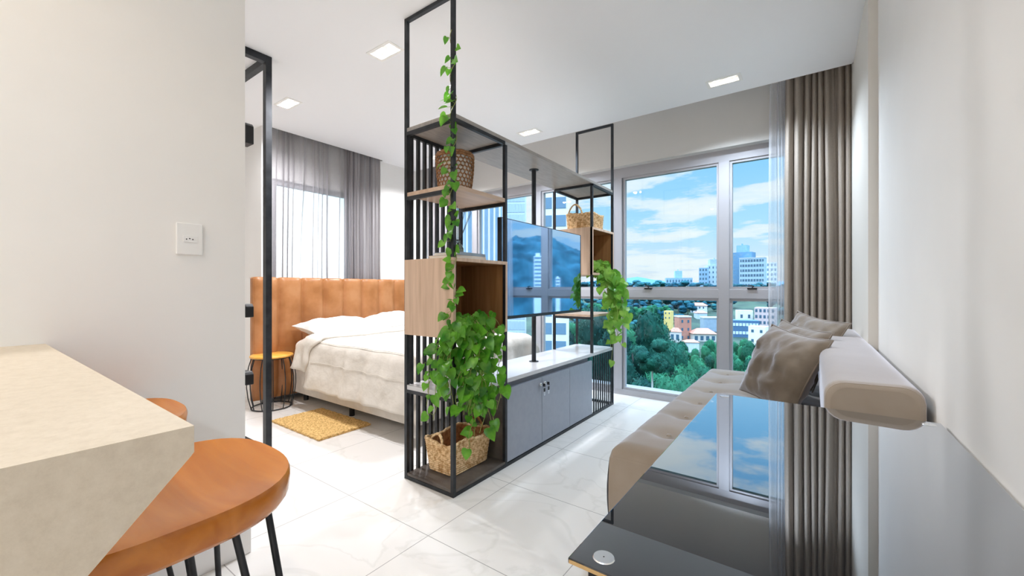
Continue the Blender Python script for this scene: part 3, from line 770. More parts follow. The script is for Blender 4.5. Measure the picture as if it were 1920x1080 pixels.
bd = thing('bed', 'double bed on a low upholstered base with white mattress', 'bed', (-3.15, 2.68, 0))
BX0, BX1, BY0, BY1 = -4.03, -2.27, 1.95, 3.43
def rounded_slab(x0, x1, y0, y1, z0, z1, r, nz=8):
    mb = MB(); prof = []
    for k in range(nz + 1):
        a = math.pi / 2 * k / nz; prof.append((r * (1 - math.sin(a)), z0 + r * (1 - math.cos(a))))
    for k in range(nz + 1):
        a = math.pi / 2 * k / nz; prof.append((r * (1 - math.cos(a)), z1 - r + r * math.sin(a)))
    cx, cy, hx, hy = (x0 + x1) / 2, (y0 + y1) / 2, (x1 - x0) / 2, (y1 - y0) / 2
    N = 80
    def P(u, w):
        i = round(u * (len(prof) - 1)); ins, z = prof[i]
        x, y = rbox(hx - ins, hy - ins, max(.02, min(.09, hx, hy) - ins * .5), w); return (cx + x, cy + y, z)
    mb.grid(P, len(prof), N, wrapv=True)
    for i, z in ((0, z0), (len(prof) - 1, z1)):
        mb.add([P(i / (len(prof) - 1), k / N) for k in range(N)], [tuple(range(N))], True)
    return mb
MB().box(BX0, BX1, BY0 + .015, BY1, .085, .335).build('bed_base', LINEN, bd, bevel=.012)
rounded_slab(BX0, BX1 + .01, BY0, BY1, .337, .585, .07).build('mattress', SHEET, bd)
for (x, y) in ((-3.94, BY0 + .10), (-3.14, BY0 + .075), (-2.36, BY0 + .07), (-3.94, BY1 - .1), (-3.14, BY1 - .1), (-2.36, BY1 - .1)):
    MB().cyl((x, y, 0), (x, y, .085), .022, 14).build('leg', BLACKP, bd)
# duvet, draped over the mattress
ZT, RD = .615, .075
def drape(s, t, lift=0.0, hemk=1.0):
    """cloth point: s along the bed (x), t across it (y); the overhang falls down the sides"""
    xe, ya, yb = BX1 - .04, BY0 + .05, BY1 - .06
    xo = max(0, s - xe); yo = ya - t if t < ya else (t - yb if t > yb else 0)
    sg = -1 if t < ya else 1
    def bend(o):
        if o <= 0: return 0, 0
        a = min(o / (RD + .02), math.pi / 2); r = RD + .02
        ox, dz = r * math.sin(a), r * (1 - math.cos(a))
        rest = max(0, o - r * math.pi / 2)
        return ox + rest * .16, dz + rest * .985
    bx, zx = bend(xo); by, zy = bend(yo)
    x = min(s, xe) + bx; y = min(max(t, ya), yb) + sg * by
    z = ZT - max(zx, zy) - .25 * min(zx, zy)
    w = V(s * 3.2, t * 3.2, 1.3)
    hang = min(1, (xo + yo) / .25)
    nz1 = noise.noise(w) ; nz2 = noise.noise(w * 2.7 + V(3, 1, 0))
    fold = math.sin(s * 23 + 3 * nz1) * .012 if yo > 0 else (math.sin(t * 21 + 3 * nz1) * .012 if xo > 0 else 0)
    z += (1 - hang) * (.012 * nz1 + .007 * nz2) + lift
    if yo > 0: y += sg * (hang * (fold + .02 * nz1 + .008 * nz2) + lift)
    if xo > 0: x += hang * (fold * .8 + .015 * nz2) + lift * .5
    return V(x, y, max(z, .012))
dvt = thing('duvet', 'rumpled cream duvet draped over the near side of the bed', 'duvet', (-3.0, 2.6, .6))
def dp(u, w):
    t = BY0 - .42 + (BY1 + .25 - (BY0 - .42)) * w
    s0 = -3.62 + .03 * math.sin(w * 9)
    s = s0 + (BX1 + .46 - s0) * u
    if t < BY0 - .30: s = s * 1.0
    return drape(s, t)
MB().grid(dp, 84, 120).build('duvet_sheet', LINEN, dvt, solid=.028)
def fp_(u, w):     # turned back top edge
    t = BY0 - .30 + (BY1 + .2 - (BY0 - .30)) * w
    s = -3.70 + .26 * u - .40 * max(0, (BY0 + .05 - t)) + .02 * math.sin(t * 30) * (t < BY0)
    p = drape(s, t, .020 + .018 * math.sin(math.pi * u))
    return p
MB().grid(fp_, 12, 110).build('turned_back_edge', LINEN, dvt, solid=.02)

for q_ in (BY0 - .20, BY0 - .02):
    MB().tube([drape(s_, q_, .0165) for s_ in [-3.50 + 1.58 * k / 90 for k in range(91)]], .0022, 5).build('quilting_seam', LINEN, dvt)

def pillow_mesh(P0, su, sv, thick, seed, n=26, pinch=.10, wr=.012):
    """soft pillow: centre P0, half axes su and sv"""
    su, sv = Vector(su), Vector(sv); nn = su.cross(sv).normalized(); mb = MB(); P0 = Vector(P0)
    for sg in (1, -1):
        def f(u, w, sg=sg):
            a, b = 2 * u - 1, 2 * w - 1
            pa = a * (1 - pinch * (1 - b * b) * abs(a) ** 3 * .9); pb = b * (1 - pinch * (1 - a * a) * abs(b) ** 3 * .9)
            h = ((1 - a ** 4) * (1 - b ** 4)) ** .62 * (1 - .25 * (a * a + b * b) / 2)
            q = V(a * 2.2 + seed, b * 2.2, sg * 2.0 + seed)
            h2 = h * (1 + .28 * noise.noise(q)) + wr / max(thick, .01) * noise.noise(q * 2.6) * min(1, h * 3)
            return P0 + su * pa + sv * pb + nn * (sg * thick * h2)
        mb.grid(f, n, n)
    return mb
def pillow(label, P0, su, sv, th, seed, m_, name='pillow', cat='pillow', group=None, piping=None):
    P0 = Vector(P0); r = thing(name, label, cat, P0, group)
    pillow_mesh(P0, su, sv, th, seed).build('pillow_cover', m_, r)
    if piping:
        su, sv = Vector(su), Vector(sv); pts = []
        for k in range(80):
            e, f = k // 20, (k % 20) / 20 * 2 - 1
            a, b = ((f, -1), (1, f), (-f, 1), (-1, -f))[e]
            pa = a * (1 - .10 * (1 - b * b) * abs(a) ** 3 * .9); pb = b * (1 - .10 * (1 - a * a) * abs(b) ** 3 * .9)
            pts.append(P0 + su * pa + sv * pb)
        MB().tube(pts, .004, 6, True).build('piping', piping, r)
    return r
pillow('near white pillow lying against the headboard at the open side of the bed', (-3.80, 2.33, .69), (.22, 0, -.025), (.0, .38, .0), .085, 1.3, SHEET, group='white bed pillows')
pillow('far white pillow partly hidden by the black divider post', (-3.82, 3.06, .705), (.22, 0, -.03), (.0, .36, .01), .09, 5.1, SHEET, group='white bed pillows')

# bedside stool
bs = thing('bedside_stool', 'round honey wood bedside stool with curved black wire legs', 'stool', (-3.955, 1.755, 0))
bc = (-3.955, 1.745, 0)
MB().lathe([(.001, .478), (.165, .478), (.172, .474), (.174, .466), (.170, .458), (.001, .458)], bc, 48).build('seat', STOOLW, bs)
for k in range(12):
    a = 2 * math.pi * (k + .3) / 12
    pts = [(bc[0] + r_ * math.cos(a), bc[1] + r_ * math.sin(a), z) for r_, z in ((.155, .458), (.178, .38), (.192, .28), (.193, .2), (.182, .1), (.160, .01))]
    MB().tube(pts, .0042, 8).build('leg', STEEL, bs)
MB().tube([(bc[0] + .160 * math.cos(2 * math.pi * k / 40), bc[1] + .160 * math.sin(2 * math.pi * k / 40), .008) for k in range(40)], .0055, 8, True).build('base_ring', STEEL, bs)
MB().tube([(bc[0] + .156 * math.cos(2 * math.pi * k / 40), bc[1] + .156 * math.sin(2 * math.pi * k / 40), .453) for k in range(40)], .0048, 8, True).build('top_ring', STEEL, bs)

# jute rug
def rug(u, w):
    x, y = -3.51 + .715 * u, 1.545 + .425 * w
    return (x + .004 * math.sin(w * 40), y + .004 * math.sin(u * 50), .0145 + .0035 * abs(math.sin(w * math.pi * 22)) * (0.6 + .4 * abs(math.sin(u * math.pi * 60 + math.floor(w * 22) * 1.57))))
rg = MB().grid(rug, 240, 132)
rg.box(-3.508, -2.798, 1.547, 1.968, .0008, .0135)
tag(rg.build('jute_rug', JUTE, loc=(-3.15, 1.76, 0)), 'small golden woven jute rug on the tiles beside the bed', 'rug')

# ================================================================ sofa
sf = thing('sofa', 'low taupe tufted sofa with long bolster back along the right wall', 'sofa', (-.22, 2.62, 0))
SX0, SX1, SY0, SY1, SZ = -.668, .225, 1.60, 3.60, .445
btn = [(x, y) for y in (1.85, 2.16, 2.47, 2.78, 3.09, 3.40) for x in (-.50, -.24)]
ms = MB()
N = 96
def seat_top(u, w):
    r = .06
    # edge-concentrated sampling
    def ee(k): return (1 - math.cos(math.pi * k)) / 2 * .35 + k * .65
    x = SX0 + (SX1 - SX0) * ee(u); y = SY0 + (SY1 - SY0) * ee(w)
    d = min(x - SX0, SX1 - x, y - SY0, SY1 - y)
    z = SZ - (r - math.sqrt(max(0, r * r - max(0, r - d) ** 2))) if d < r else SZ
    z += .012 * min(1, max(0, d / .2)) * math.sin(min(1, (x - SX0) / .5) * math.pi / 2)
    for bx_, by_ in btn:
        q = (x - bx_) ** 2 + (y - by_) ** 2
        z -= .026 * math.exp(-q / .0035)
        z -= .006 * math.exp(-((y - by_) ** 2) / .0012) * math.exp(-((x - bx_) / .25) ** 2)
    return (x, y, z)
ms.grid(seat_top, 80, 150)
ms.grid(lambda u, w: (SX0 + .01 * (1 - abs(2 * u - 1)) * 0 - .012 * math.sin(math.pi * u), SY0 + (SY1 - SY0) * w, .10 + (SZ - .06 - .10) * u), 9, 60)
ms.grid(lambda u, w: (SX0 + (SX1 - SX0) * w, SY0 - .012 * math.sin(math.pi * u), .10 + (SZ - .06 - .10) * u), 9, 40)
ms.grid(lambda u, w: (SX0 + (SX1 - SX0) * w, SY1, .10 + (SZ - .06 - .10) * u), 3, 10)
ms.grid(lambda u, w: (SX1, SY0 + (SY1 - SY0) * w, .10 + (SZ - .06 - .10) * u), 3, 10)
ms.add([(SX0, SY0, .10), (SX1, SY0, .10), (SX1, SY1, .10), (SX0, SY1, .10)], [(0, 3, 2, 1)])
ms.build('seat_cushion', SOFAF, sf)
MB().tube([(SX0 + .012 + (SX1 - SX0 - .03) * k / 20, SY0 + .006, SZ - .052) for k in range(21)], .004, 6).build('seat_piping', SOFAF, sf)
for bx_, by_ in btn:
    MB().lathe([(.001, .006), (.009, .004), (.012, -.002)], (bx_, by_, SZ - .018 + .010), 14).build('tuft_button', SOFAF, sf)
for x in (SX0 + .08, SX1 - .08):
    for y in (SY0 + .1, SY1 - .1): MB().cyl((x, y, 0), (x, y, .10), .022, 14).build('leg', BLACKP, sf)
# bolster back
PX0, PX1, PY0, PY1, PZ0, PZ1 = .030, .254, 1.545, 3.57, .565, .806
def bolster(u, w):
    hx, hz = (PX1 - PX0) / 2, (PZ1 - PZ0) / 2
    ins = [.030, .012, .003, 0, 0, 0, 0, .003, .012, .030]; ys = [0, .003, .012, .03, .6, 1.2, 1.98, 2.01, 2.02, 2.025]
    i = round(u * 9)
    x, z = rbox(hx - ins[i] * .55, hz - ins[i] * .55, .046, w)
    return ((PX0 + PX1) / 2 + x, PY0 + ys[i], (PZ0 + PZ1) / 2 + z + .004 * noise.noise(V(x * 4, ys[i] * 3, 0)))
mbk = MB().grid(bolster, 10, 60, wrapv=True)
mbk.add([bolster(0, k / 60) for k in range(60)], [tuple(range(60))]); mbk.add([bolster(1, k / 60) for k in range(60)], [tuple(range(60))[::-1]])
mbk.build('bolster_back', SOFAF, sf)
MB().tube([Vector(bolster(1 / 9, k / 60)) + V(0, .004, 0) for k in range(60)], .0038, 6, True).build('bolster_piping', SOFAF, sf)
MB().box(.12, .20, SY0 + .04, SY1 - .05, SZ - .03, PZ0 + .02).build('back_support', BLACKP, sf)  # carries the bolster; its black also paints the deep shadow in the gap

A_, B_, C_, D_ = V(-.334, 2.64, .495), V(-.075, 2.36, .462), V(.078, 2.32, .838), V(-.172, 2.72, .880)
def cushion_from(A, B_, C_, D_, label, th, seed):
    P0 = (A + B_ + C_ + D_) / 4
    return pillow(label, P0, (B_ + C_ - A - D_) / 4, (C_ + D_ - A - B_) / 4, th, seed, VELVET, 'cushion', 'cushion', 'velvet cushions on the sofa', VELVET)
cushion_from(A_, B_, C_, D_, 'large front taupe velvet cushion leaning on the sofa bolster', .085, 2.2)
s2 = V(.035, .34, -.005)
cushion_from(A_ + s2, B_ + s2, C_ + s2 + V(-.03, 0, .01), D_ + s2 + V(.0, 0, .015), 'taupe velvet cushion just behind the large front cushion', .06, 4.4)
s3 = V(.085, .60, .02)
cushion_from(A_ + s3, B_ + s3, C_ + s3 + V(.01, 0, .02), D_ + s3 + V(.02, 0, .03), 'farthest taupe velvet cushion nearest the window, with puckered corners', .055, 7.7)

# ================================================================ glass table
tb = thing('glass_table', 'black mirror glass table with steel corner discs in front of the sofa', 'table', (.01, .94, 0))
TX0, TX1, TY0, TY1, TZ = -.243, .258, .452, 1.438, .745
MB().box(TX0, TX1, TY0, TY1, TZ - .007, TZ).build('glass_top', TGLASS, tb, bevel=.0012)
MB().box(TX0 + .002, TX1 - .002, TY0 - .0012, TY0 + .001, TZ - .0055, TZ - .0015).build('edge_glint', TEDGE, tb)  # painted strip for the warm reflection along the near edge
for (x, y) in ((-.207, .478), (.222, .478), (-.216, 1.408), (.232, 1.408)):
    MB().lathe([(.001, .0012), (.0125, .0012), (.0135, .0)], (x, y, TZ), 32, False).build('corner_disc', CHROME, tb)
for (x, y) in ((TX0 + .018, TY0 + .018), (TX1 - .058, TY0 + .018), (TX0 + .018, TY1 - .058), (TX1 - .058, TY1 - .058)):
    MB().box(x, x + .04, y, y + .04, 0, TZ - .0075).build('leg', BLACKP, tb, bevel=.002)
MB().box(TX0 + .058, TX1 - .058, TY0 + .022, TY0 + .036, TZ - .05, TZ - .0075).box(TX0 + .058, TX1 - .058, TY1 - .036, TY1 - .022, TZ - .05, TZ - .0075).build('apron', BLACKP, tb)

# ================================================================ curtains
def curtain(name, label, m_, P0, P1, z0, z1, folds, amp, seed, nrm, squeeze=.88, n=None, cat='curtain'):
    P0, P1 = Vector(P0), Vector(P1); d = (P1 - P0); nrm = Vector(nrm); n = n or folds * 12
    def f(u, w):
        t = w; ph = 2 * math.pi * folds * (t + .030 * math.sin(7 * t * folds / 5 + seed) + .035 * noise.noise(V(t * 5, seed, u * 1.2)))
        top = 1 - .22 * u
        k = amp * (.72 + .45 * noise.noise(V(t * folds * .7, seed + 3, u * .6))) * (1.15 - .3 * u)
        o = math.sin(ph) * k + .35 * k * math.sin(2 * ph + seed + 1.5 * u)
        c = P0 + d * (.5 + (t - .5) * (1 - (1 - squeeze) * u)) + nrm * o + d.normalized() * (.35 * k * math.cos(ph))
        return (c.x, c.y, z0 + (z1 - z0) * u)
    o = MB().grid(f, 22, n).build(name, m_, loc=(P0 + d / 2) * 1.0)
    return tag(o, label, cat)
curtain('curtain', 'taupe floor length curtain gathered beside the sofa at the right wall', CURT, (-.165, 3.775, 0), (.222, 3.775, 0), .015, 2.68, 8, .046, 1.0, (0, 1, 0), 1.0)
curtain('sheer_curtain', 'thin white sheer curtain edge left of the taupe curtain', SHEER, (-.275, 3.875, 0), (.222, 3.875, 0), .015, 2.70, 16, .020, 2.0, (0, 1, 0), .97)
curtain('sheer_curtain', 'grey sheer curtain over the bright bedroom window behind the headboard', SHEERG, (-4.20, 1.835, 0), (-4.20, 2.95, 0), .02, 2.70, 15, .034, 3.0, (1, 0, 0), 1.0, 300)
curtain('curtain', 'grey drape bunched at the right end of the bedroom sheer curtain', CURTG, (-4.19, 2.66, 0), (-4.19, 3.06, 0), .02, 2.70, 7, .022, 4.0, (1, 0, 0), 1.0, 120)
curtain('curtain', 'grey curtain at the far bedroom end of the big window, seen through the slats', CURTG, (-4.12, 3.79, 0), (-3.60, 3.79, 0), .02, 2.70, 9, .03, 5.0, (0, 1, 0), 1.0)

# ================================================================ outdoors
def terr(x, y):
    r = max(math.hypot(x, y) * .6, -math.sin(YAW) * x + math.cos(YAW) * y)
    ks = [(0, -26), (40, -22.5), (70, -21.5), (120, -21), (175, -20.5), (200, -18), (235, -13.5), (290, -6), (330, -1), (420, 3), (700, 3), (3000, 3)]
    z = ks[-1][1]
    for (a, za), (b, zb) in zip(ks, ks[1:]):
        if a <= r < b: z = za + (zb - za) * (r - a) / (b - a); break
    return z + 1.2 * noise.noise(V(x * .02, y * .02, 0))
def tm(u, w):
    r = 6 + 1500 * u ** 2.2; a = math.radians(-20 + 190 * w)
    x, y = r * math.cos(a), r * math.sin(a); return (x, y, terr(x, y))
g = MB().grid(tm, 60, 70).build('ground_outside', mat('scrub_ground', (.03, .07, .05), .9, build=noisy([(.012, .035, .03), (.04, .085, .055)], .08, 6)))
g['kind'] = 'structure'
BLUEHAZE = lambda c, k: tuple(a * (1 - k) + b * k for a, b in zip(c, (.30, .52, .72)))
# far mountains
def ridge(name, label, pts, t, m_, thick):
    mb = MB(); top = [px(x, y, t) for x, y in pts]
    vs = []
    for p in top:
        f = V(p.x, p.y, 0).normalized()
        vs += [p, V(p.x, p.y, p.z - 160) - f * thick, V(p.x, p.y, p.z - 160) + f * thick]
    fs = []
    for i in range(len(top) - 1): fs += [(3 * i, 3 * i + 1, 3 * i + 4, 3 * i + 3), (3 * i, 3 * i + 3, 3 * i + 5, 3 * i + 2)]
    mb.add(vs, fs, True); c = top[len(top) // 2]
    return tag(mb.build(name, m_, loc=(c.x, c.y, 0)), label, 'mountain')
ridge('mountain', 'pale blue distant mountain on the horizon beyond the trees', [(1100, 528), (1150, 524), (1180, 521), (1195, 519), (1208, 521), (1222, 524), (1240, 526), (1262, 529), (1330, 530), (1400, 529), (1480, 527)], 1900, mat('hazy_mountain', (.09, .20, .33), 1.0, spec=0), 250)  # blue distance haze is put into the mountain colour

# hill right of the window, mirrored in the television
def mpx(x, y, t, mx=TX):
    p = px(x, y, t); return V(2 * mx - p.x, p.y, p.z)
hilltops = [(935, 470), (960, 452), (985, 445), (1010, 443), (1030, 447), (1055, 458), (1080, 470), (1110, 492), (1150, 525)]
hm = MB(); tops = [mpx(x, y, 260) for x, y in hilltops]
def hill(u, w):
    k = u * (len(tops) - 1); i = min(int(k), len(tops) - 2); p = tops[i].lerp(tops[i + 1], k - i)
    f = V(p.x, p.y, 0).normalized(); s = 1 - abs(2 * w - 1)
    zb = -22; q = V(p.x, p.y, 0) + f * (w - .5) * 170
    z = zb + (p.z - zb) * math.sin(s * math.pi / 2) ** .9
    n_ = noise.fractal(V(q.x * .09, q.y * .09, z * .09), 1, 2, 5) * 3.2
    return (q.x, q.y, z + n_)
hl = hm.grid(hill, 120, 60).build('wooded_hill', leafmat('hill_forest', (.010, .045, .06), (.03, .11, .14), .12, 0, rough=.9), loc=(tops[4].x, tops[4].y, 0))
tag(hl, 'dark wooded hill mirrored in the television screen', 'hill')

# buildings
def bmat(c): return mat('facade_%d' % len(bpy.data.materials), c, .8, build=noisy([scl(c, .93), scl(c, 1.05)], .6, 3))
WGL = mat('window_dark', (.06, .13, .20), .2)
WGL2 = mat('window_blue', (.16, .28, .40), .2)
ROOFR = mat('red_roof_tile', (.48, .20, .15), .8, build=noisy([(.42, .17, .12), (.55, .25, .19)], 2, 3))
def building(label, x0, x1, yt, yb, t, col, rows=0, cols=0, win=WGL, yaw=.35, depth=.8, ww=.55, wh=.5, roof=None, name='apartment_building', band=False, extra=None, group=None, cat='building'):
    c, s = math.cos(YAW), math.sin(YAW)
    p0, p1 = px(x0, yb, t), px(x1, yb, t); zt = px(x0, yt, t).z
    wid = (p1 - p0).length; mid = (p0 + p1) / 2
    va = math.atan2(mid.y, mid.x) - math.pi / 2
    # two faces seen: front width + a bit of the side
    wf = wid / (math.cos(yaw) + depth * abs(math.sin(yaw))); dp_ = wf * depth
    rz = va + yaw
    zb = min(p0.z, terr(mid.x, mid.y)) - 1.0
    r = thing(name, label, cat, (mid.x, mid.y, zb), group); r.rotation_euler = (0, 0, rz)
    # push so that the nearest corner sits at t
    def loc(mb, n, m_, par=r):
        o = mb.build(n, m_, loc=(0, 0, 0)); o.parent = par; o.location = (0, 0, 0); return o
    hgt = zt - zb
    w = loc(MB().box(-wf / 2, wf / 2, 0, dp_, 0, hgt), 'wall', bmat(col))
    hv = zt - p0.z; z0 = p0.z - zb
    if rows:
        for i in range(rows):
            zc = z0 + hv * (i + .5) / rows; hh_ = hv / rows * wh / 2
            if band:
                mb = MB().box(-wf / 2 + wf * .04, wf / 2 - wf * .04, -.06, .02, zc - hh_, zc + hh_)
                loc(mb, 'window_band', win)
                mb = MB()
                for j in range(1, cols): mb.box(-wf / 2 + wf * j / cols - wf * .012, -wf / 2 + wf * j / cols + wf * .012, -.10, -.06, zc - hh_, zc + hh_)
                loc(mb, 'window_posts', w.data.materials[0])
            else:
                for j in range(cols):
                    xc = -wf / 2 + wf * (j + .5) / cols; hw_ = wf / cols * ww / 2
                    loc(MB().box(xc - hw_, xc + hw_, -.06, .02, zc - hh_, zc + hh_), 'window', win)
            for sx in ((-1,) if yaw < 0 else (1,)):
                for j in range(2):
                    yc = dp_ * (j + .5) / 2; hw_ = dp_ / 2 * .22
                    X_ = sx * wf / 2
                    loc(MB().box(min(X_ - sx * .02, X_ + sx * .06), max(X_ - sx * .02, X_ + sx * .06), yc - hw_, yc + hw_, zc - hh_, zc + hh_), 'side_window', win)
    if roof is not None:
        e = wf * .05; rh = roof
        mb = MB().add([(-wf / 2 - e, -e, hgt), (wf / 2 + e, -e, hgt), (wf / 2 + e, dp_ + e, hgt), (-wf / 2 - e, dp_ + e, hgt), (-wf / 4, dp_ / 2, hgt + rh), (wf / 4, dp_ / 2, hgt + rh)],
                      [(0, 1, 5, 4), (1, 2, 5), (2, 3, 4, 5), (3, 0, 4), (0, 3, 2, 1)])
        loc(mb, 'roof', ROOFR)
    if extra: extra(loc, wf, dp_, hgt)
    return r
def parapet(loc, wf, dp_, hgt):
    loc(MB().box(-wf / 2 - .15, wf / 2 + .15, -.15, dp_ + .15, hgt, hgt + .5), 'parapet', mat('parapet', (.55, .58, .62), .8))
def penthouse(k0, k1, f, col):
    def fn(loc, wf, dp_, hgt):
        o = loc(MB().box(wf * k0, wf * k1, dp_ * .1, dp_ * .8, hgt, hgt + f), 'penthouse', bmat(col))
        loc(MB().box(wf * (k0 * .6 + k1 * .4), wf * (k0 * .5 + k1 * .5), dp_ * .3, dp_ * .5, hgt + f, hgt + f * 1.25), 'roof_tank', bmat(scl(col, .8)))
    return fn
building('tall dark blue tower with rooftop block, rightmost in the skyline', 1369, 1410, 473, 604, 360, (.10, .24, .40), 14, 3, WGL2, -.3, .7, .3, .3, extra=penthouse(-.25, .25, 6.2, (.22, .40, .56)), name='office_tower')
building('broad grey blue apartment slab with window rows in front of the dark tower', 1387, 1432, 484, 604, 345, (.34, .48, .60), 13, 9, WGL, -.18, .5, .7, .5, band=True, extra=parapet)
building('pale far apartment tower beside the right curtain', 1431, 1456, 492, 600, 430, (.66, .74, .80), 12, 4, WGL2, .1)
building('light grey stepped apartment tower left of the thick window mullion', 1326, 1362, 497, 560, 420, (.42, .54, .66), 7, 5, WGL, .25, .7, .3, .45, extra=penthouse(-.35, .25, 6.0, (.34, .46, .58)))
building('blue tower wing beside the light grey stepped tower', 1310, 1327, 502, 560, 415, (.22, .38, .55), 7, 3, WGL, -.2)
building('small distant block with rooftop box above the tree line', 1249, 1298, 521, 545, 470, (.26, .42, .58), 2, 9, WGL, .1, .6, .4, .4, extra=penthouse(-.15, .12, 8.0, (.30, .48, .64)))
building('pink apartment block with many windows beside the right curtain', 1415, 1452, 577, 622, 205, (.62, .50, .52), 4, 5, WGL, -.15, .8)
building('navy blue commercial building with bright window strips behind the sofa cushions', 1373, 1423, 601, 632, 175, (.07, .16, .30), 2, 8, mat('pale_window', (.62, .72, .80), .3), .2, .6, .7, .35, band=True, name='commercial_building')
building('white house with two small windows above the sofa cushions', 1402, 1436, 612, 648, 150, (.78, .80, .80), 2, 2, WGL, -.3, .7, .3, .3, name='house')
building('white flat roofed building behind the navy commercial building', 1383, 1412, 582, 604, 215, (.74, .78, .82), 1, 2, WGL, .25, .7, .3, .3, name='house')
building('blue grey warehouse left of the thick window mullion', 1318, 1352, 597, 622, 190, (.30, .40, .50), 0, 0, WGL, .35, .8, name='warehouse', extra=parapet)
building('white two storey house with brown roof on the wooded slope', 1294, 1323, 573, 588, 235, (.70, .73, .76), 2, 4, WGL, -.2, .7, .35, .45, roof=1.6, name='house')
building('small pale blue house below the white house on the slope', 1305, 1328, 587, 600, 220, (.50, .60, .72), 0, 0, WGL, .4, .8, roof=1.2, name='house')
building('red brick four storey building in the valley', 1270, 1300, 595, 640, 170, (.46, .22, .17), 3, 2, WGL, .45, .9, .3, .35, name='brick_building', extra=parapet)
building('small yellow building among the trees left of the brick building', 1243, 1260, 583, 600, 190, (.70, .55, .20), 2, 2, WGL, -.4, .8, .3, .35, name='house')
building('low red roofed house right of the brick building', 1298, 1345, 626, 642, 165, (.60, .58, .56), 1, 4, WGL, .3, .7, roof=2.0, name='house')
building('low house with red roof left of the brick building', 1255, 1276, 622, 642, 160, (.62, .60, .60), 1, 2, WGL, -.2, .7, roof=1.5, name='house')
building('white rooftop shed at the edge of the trees below the brick building', 1282, 1312, 642, 660, 140, (.60, .68, .74), 0, 0, WGL, .25, .7, name='house', roof=.8)
# close towers left of the plants
def fins(loc, wf, dp_, hgt):
    for j in range(7): loc(MB().box(-wf / 2 + wf * (j + .3) / 7, -wf / 2 + wf * (j + .55) / 7, -.5, 0, 0, hgt), 'facade_fin', mat('white_fin', (.86, .88, .90), .7))
building('near white tower with vertical fins seen behind the reed diffuser', 868, 945, 250, 700, 48, (.36, .52, .68), 0, 0, WGL2, .15, .6, name='office_tower', extra=fins)
building('near tower with tiled blue facade left of the television pole', 946, 986, 300, 700, 70, (.56, .66, .76), 20, 6, mat('tile_blue', (.42, .54, .66), .4), -.1, .8, .8, .8, band=False, name='office_tower')
building('near white residential tower with stacked balconies behind the television', 1010, 1066, 330, 700, 62, (.84, .86, .88), 11, 2, WGL2, -.12, .5, .75, .62, name='apartment_tower')
def mirror_tower(label, x0, x1, yt, yb, t, col, rows, cols):
    p0, p1 = mpx(x0, yb, t), mpx(x1, yb, t); zt = mpx(x0, yt, t).z; mid = (p0 + p1) / 2; wf = (p1 - p0).length
    zb = p0.z - 8
    r = thing('apartment_tower', label, 'building', (mid.x, mid.y, zb)); r.rotation_euler = (0, 0, math.atan2(mid.y, mid.x) - math.pi / 2)
    def loc(mb, n, m_):
        o = mb.build(n, m_, loc=(0, 0, 0)); o.parent = r; o.location = (0, 0, 0); return o
    h_ = zt - zb
    loc(MB().box(-wf / 2, wf / 2, 0, wf, 0, h_).box(-wf * .15, wf * .3, wf * .2, wf * .7, h_, h_ + wf * .35), 'wall', bmat(col))
    for i in range(rows):
        loc(MB().box(-wf * .42, wf * .42, -.08, .02, h_ - (h_ - 8) * (i + .7) / rows, h_ - (h_ - 8) * (i + .3) / rows), 'window_band', WGL2)
mirror_tower('slim white tower against the hill, mirrored in the television', 1001, 1018, 480, 545, 140, (.85, .87, .88), 9, 3)
mirror_tower('low white tower mirrored at the right of the television screen', 1042, 1050, 521, 545, 135, (.85, .87, .88), 4, 2)

# trees
TREEM = [leafmat('tree_leaves_dark', (.004, .033, .036), (.016, .115, .075), .9, .12, .25, .7), leafmat('tree_leaves_green', (.006, .06, .045), (.03, .19, .095), .9, .12, .25, .7), leafmat('tree_leaves_far', (.010, .07, .11), (.03, .16, .18), .5, .0, .3, .8)]  # far leaves carry the blue distance haze in their colour
BARK = mat('bark', (.12, .11, .10), .9)
def tree_proto(kind, seed):
    rnd = random.Random(seed); mb = MB()
    blobs = []
    nb = 9 if kind == 0 else 7
    for i in range(nb):
        z = rnd.uniform(.22, .86) if kind == 0 else rnd.uniform(.35, .82)
        sp = .30 * math.sin(math.pi * min(1, (z - .05) / .95)) + .04
        a = rnd.uniform(0, 2 * math.pi)
        blobs.append((V(math.cos(a) * sp * .75, math.sin(a) * sp * .75, z), rnd.uniform(.13, .2)))
    for c, r_ in blobs:
        def f(u, w, c=c, r_=r_):
            th, ph = math.pi * u, 2 * math.pi * w
            d = V(math.sin(th) * math.cos(ph), math.sin(th) * math.sin(ph), math.cos(th))
            k = 1 + .30 * noise.fractal(d * 2.6 + c * 9, 1, 2.1, 4)
            return c + d * r_ * k * .92
        mb.grid(f, 14, 22, wrapv=True)
        for q in range(650):
            d = V(rnd.gauss(0, 1), rnd.gauss(0, 1), rnd.gauss(0, 1) + .2).normalized()
            p = c + d * r_ * rnd.uniform(.86, 1.16)
            t1 = V(rnd.gauss(0, 1), rnd.gauss(0, 1), rnd.gauss(0, 1)).normalized(); t2 = d.cross(t1).normalized(); s_ = rnd.uniform(.008, .020)
            mb.add([p - t1 * s_, p + t2 * s_ * .5, p + t1 * s_, p - t2 * s_ * .5], [(0, 1, 2, 3)])
    return mb
protos = {}
for k in (0, 1, 2):
    for v_ in (0, 1):
        me_o = tree_proto(0 if k == 0 else 1, 11 + k * 3 + v_).build('foliage', TREEM[k], loc=(0, 0, 0))
        protos[(k, v_)] = me_o.data; bpy.data.objects.remove(me_o)
trk = MB().tube([(0, 0, 0), (.005, .005, .3), (0, 0, .6)], [.025, .018, .008], 8)
trk_o = trk.build('trunk', BARK, loc=(0, 0, 0)); TRUNK = trk_o.data; bpy.data.objects.remove(trk_o)
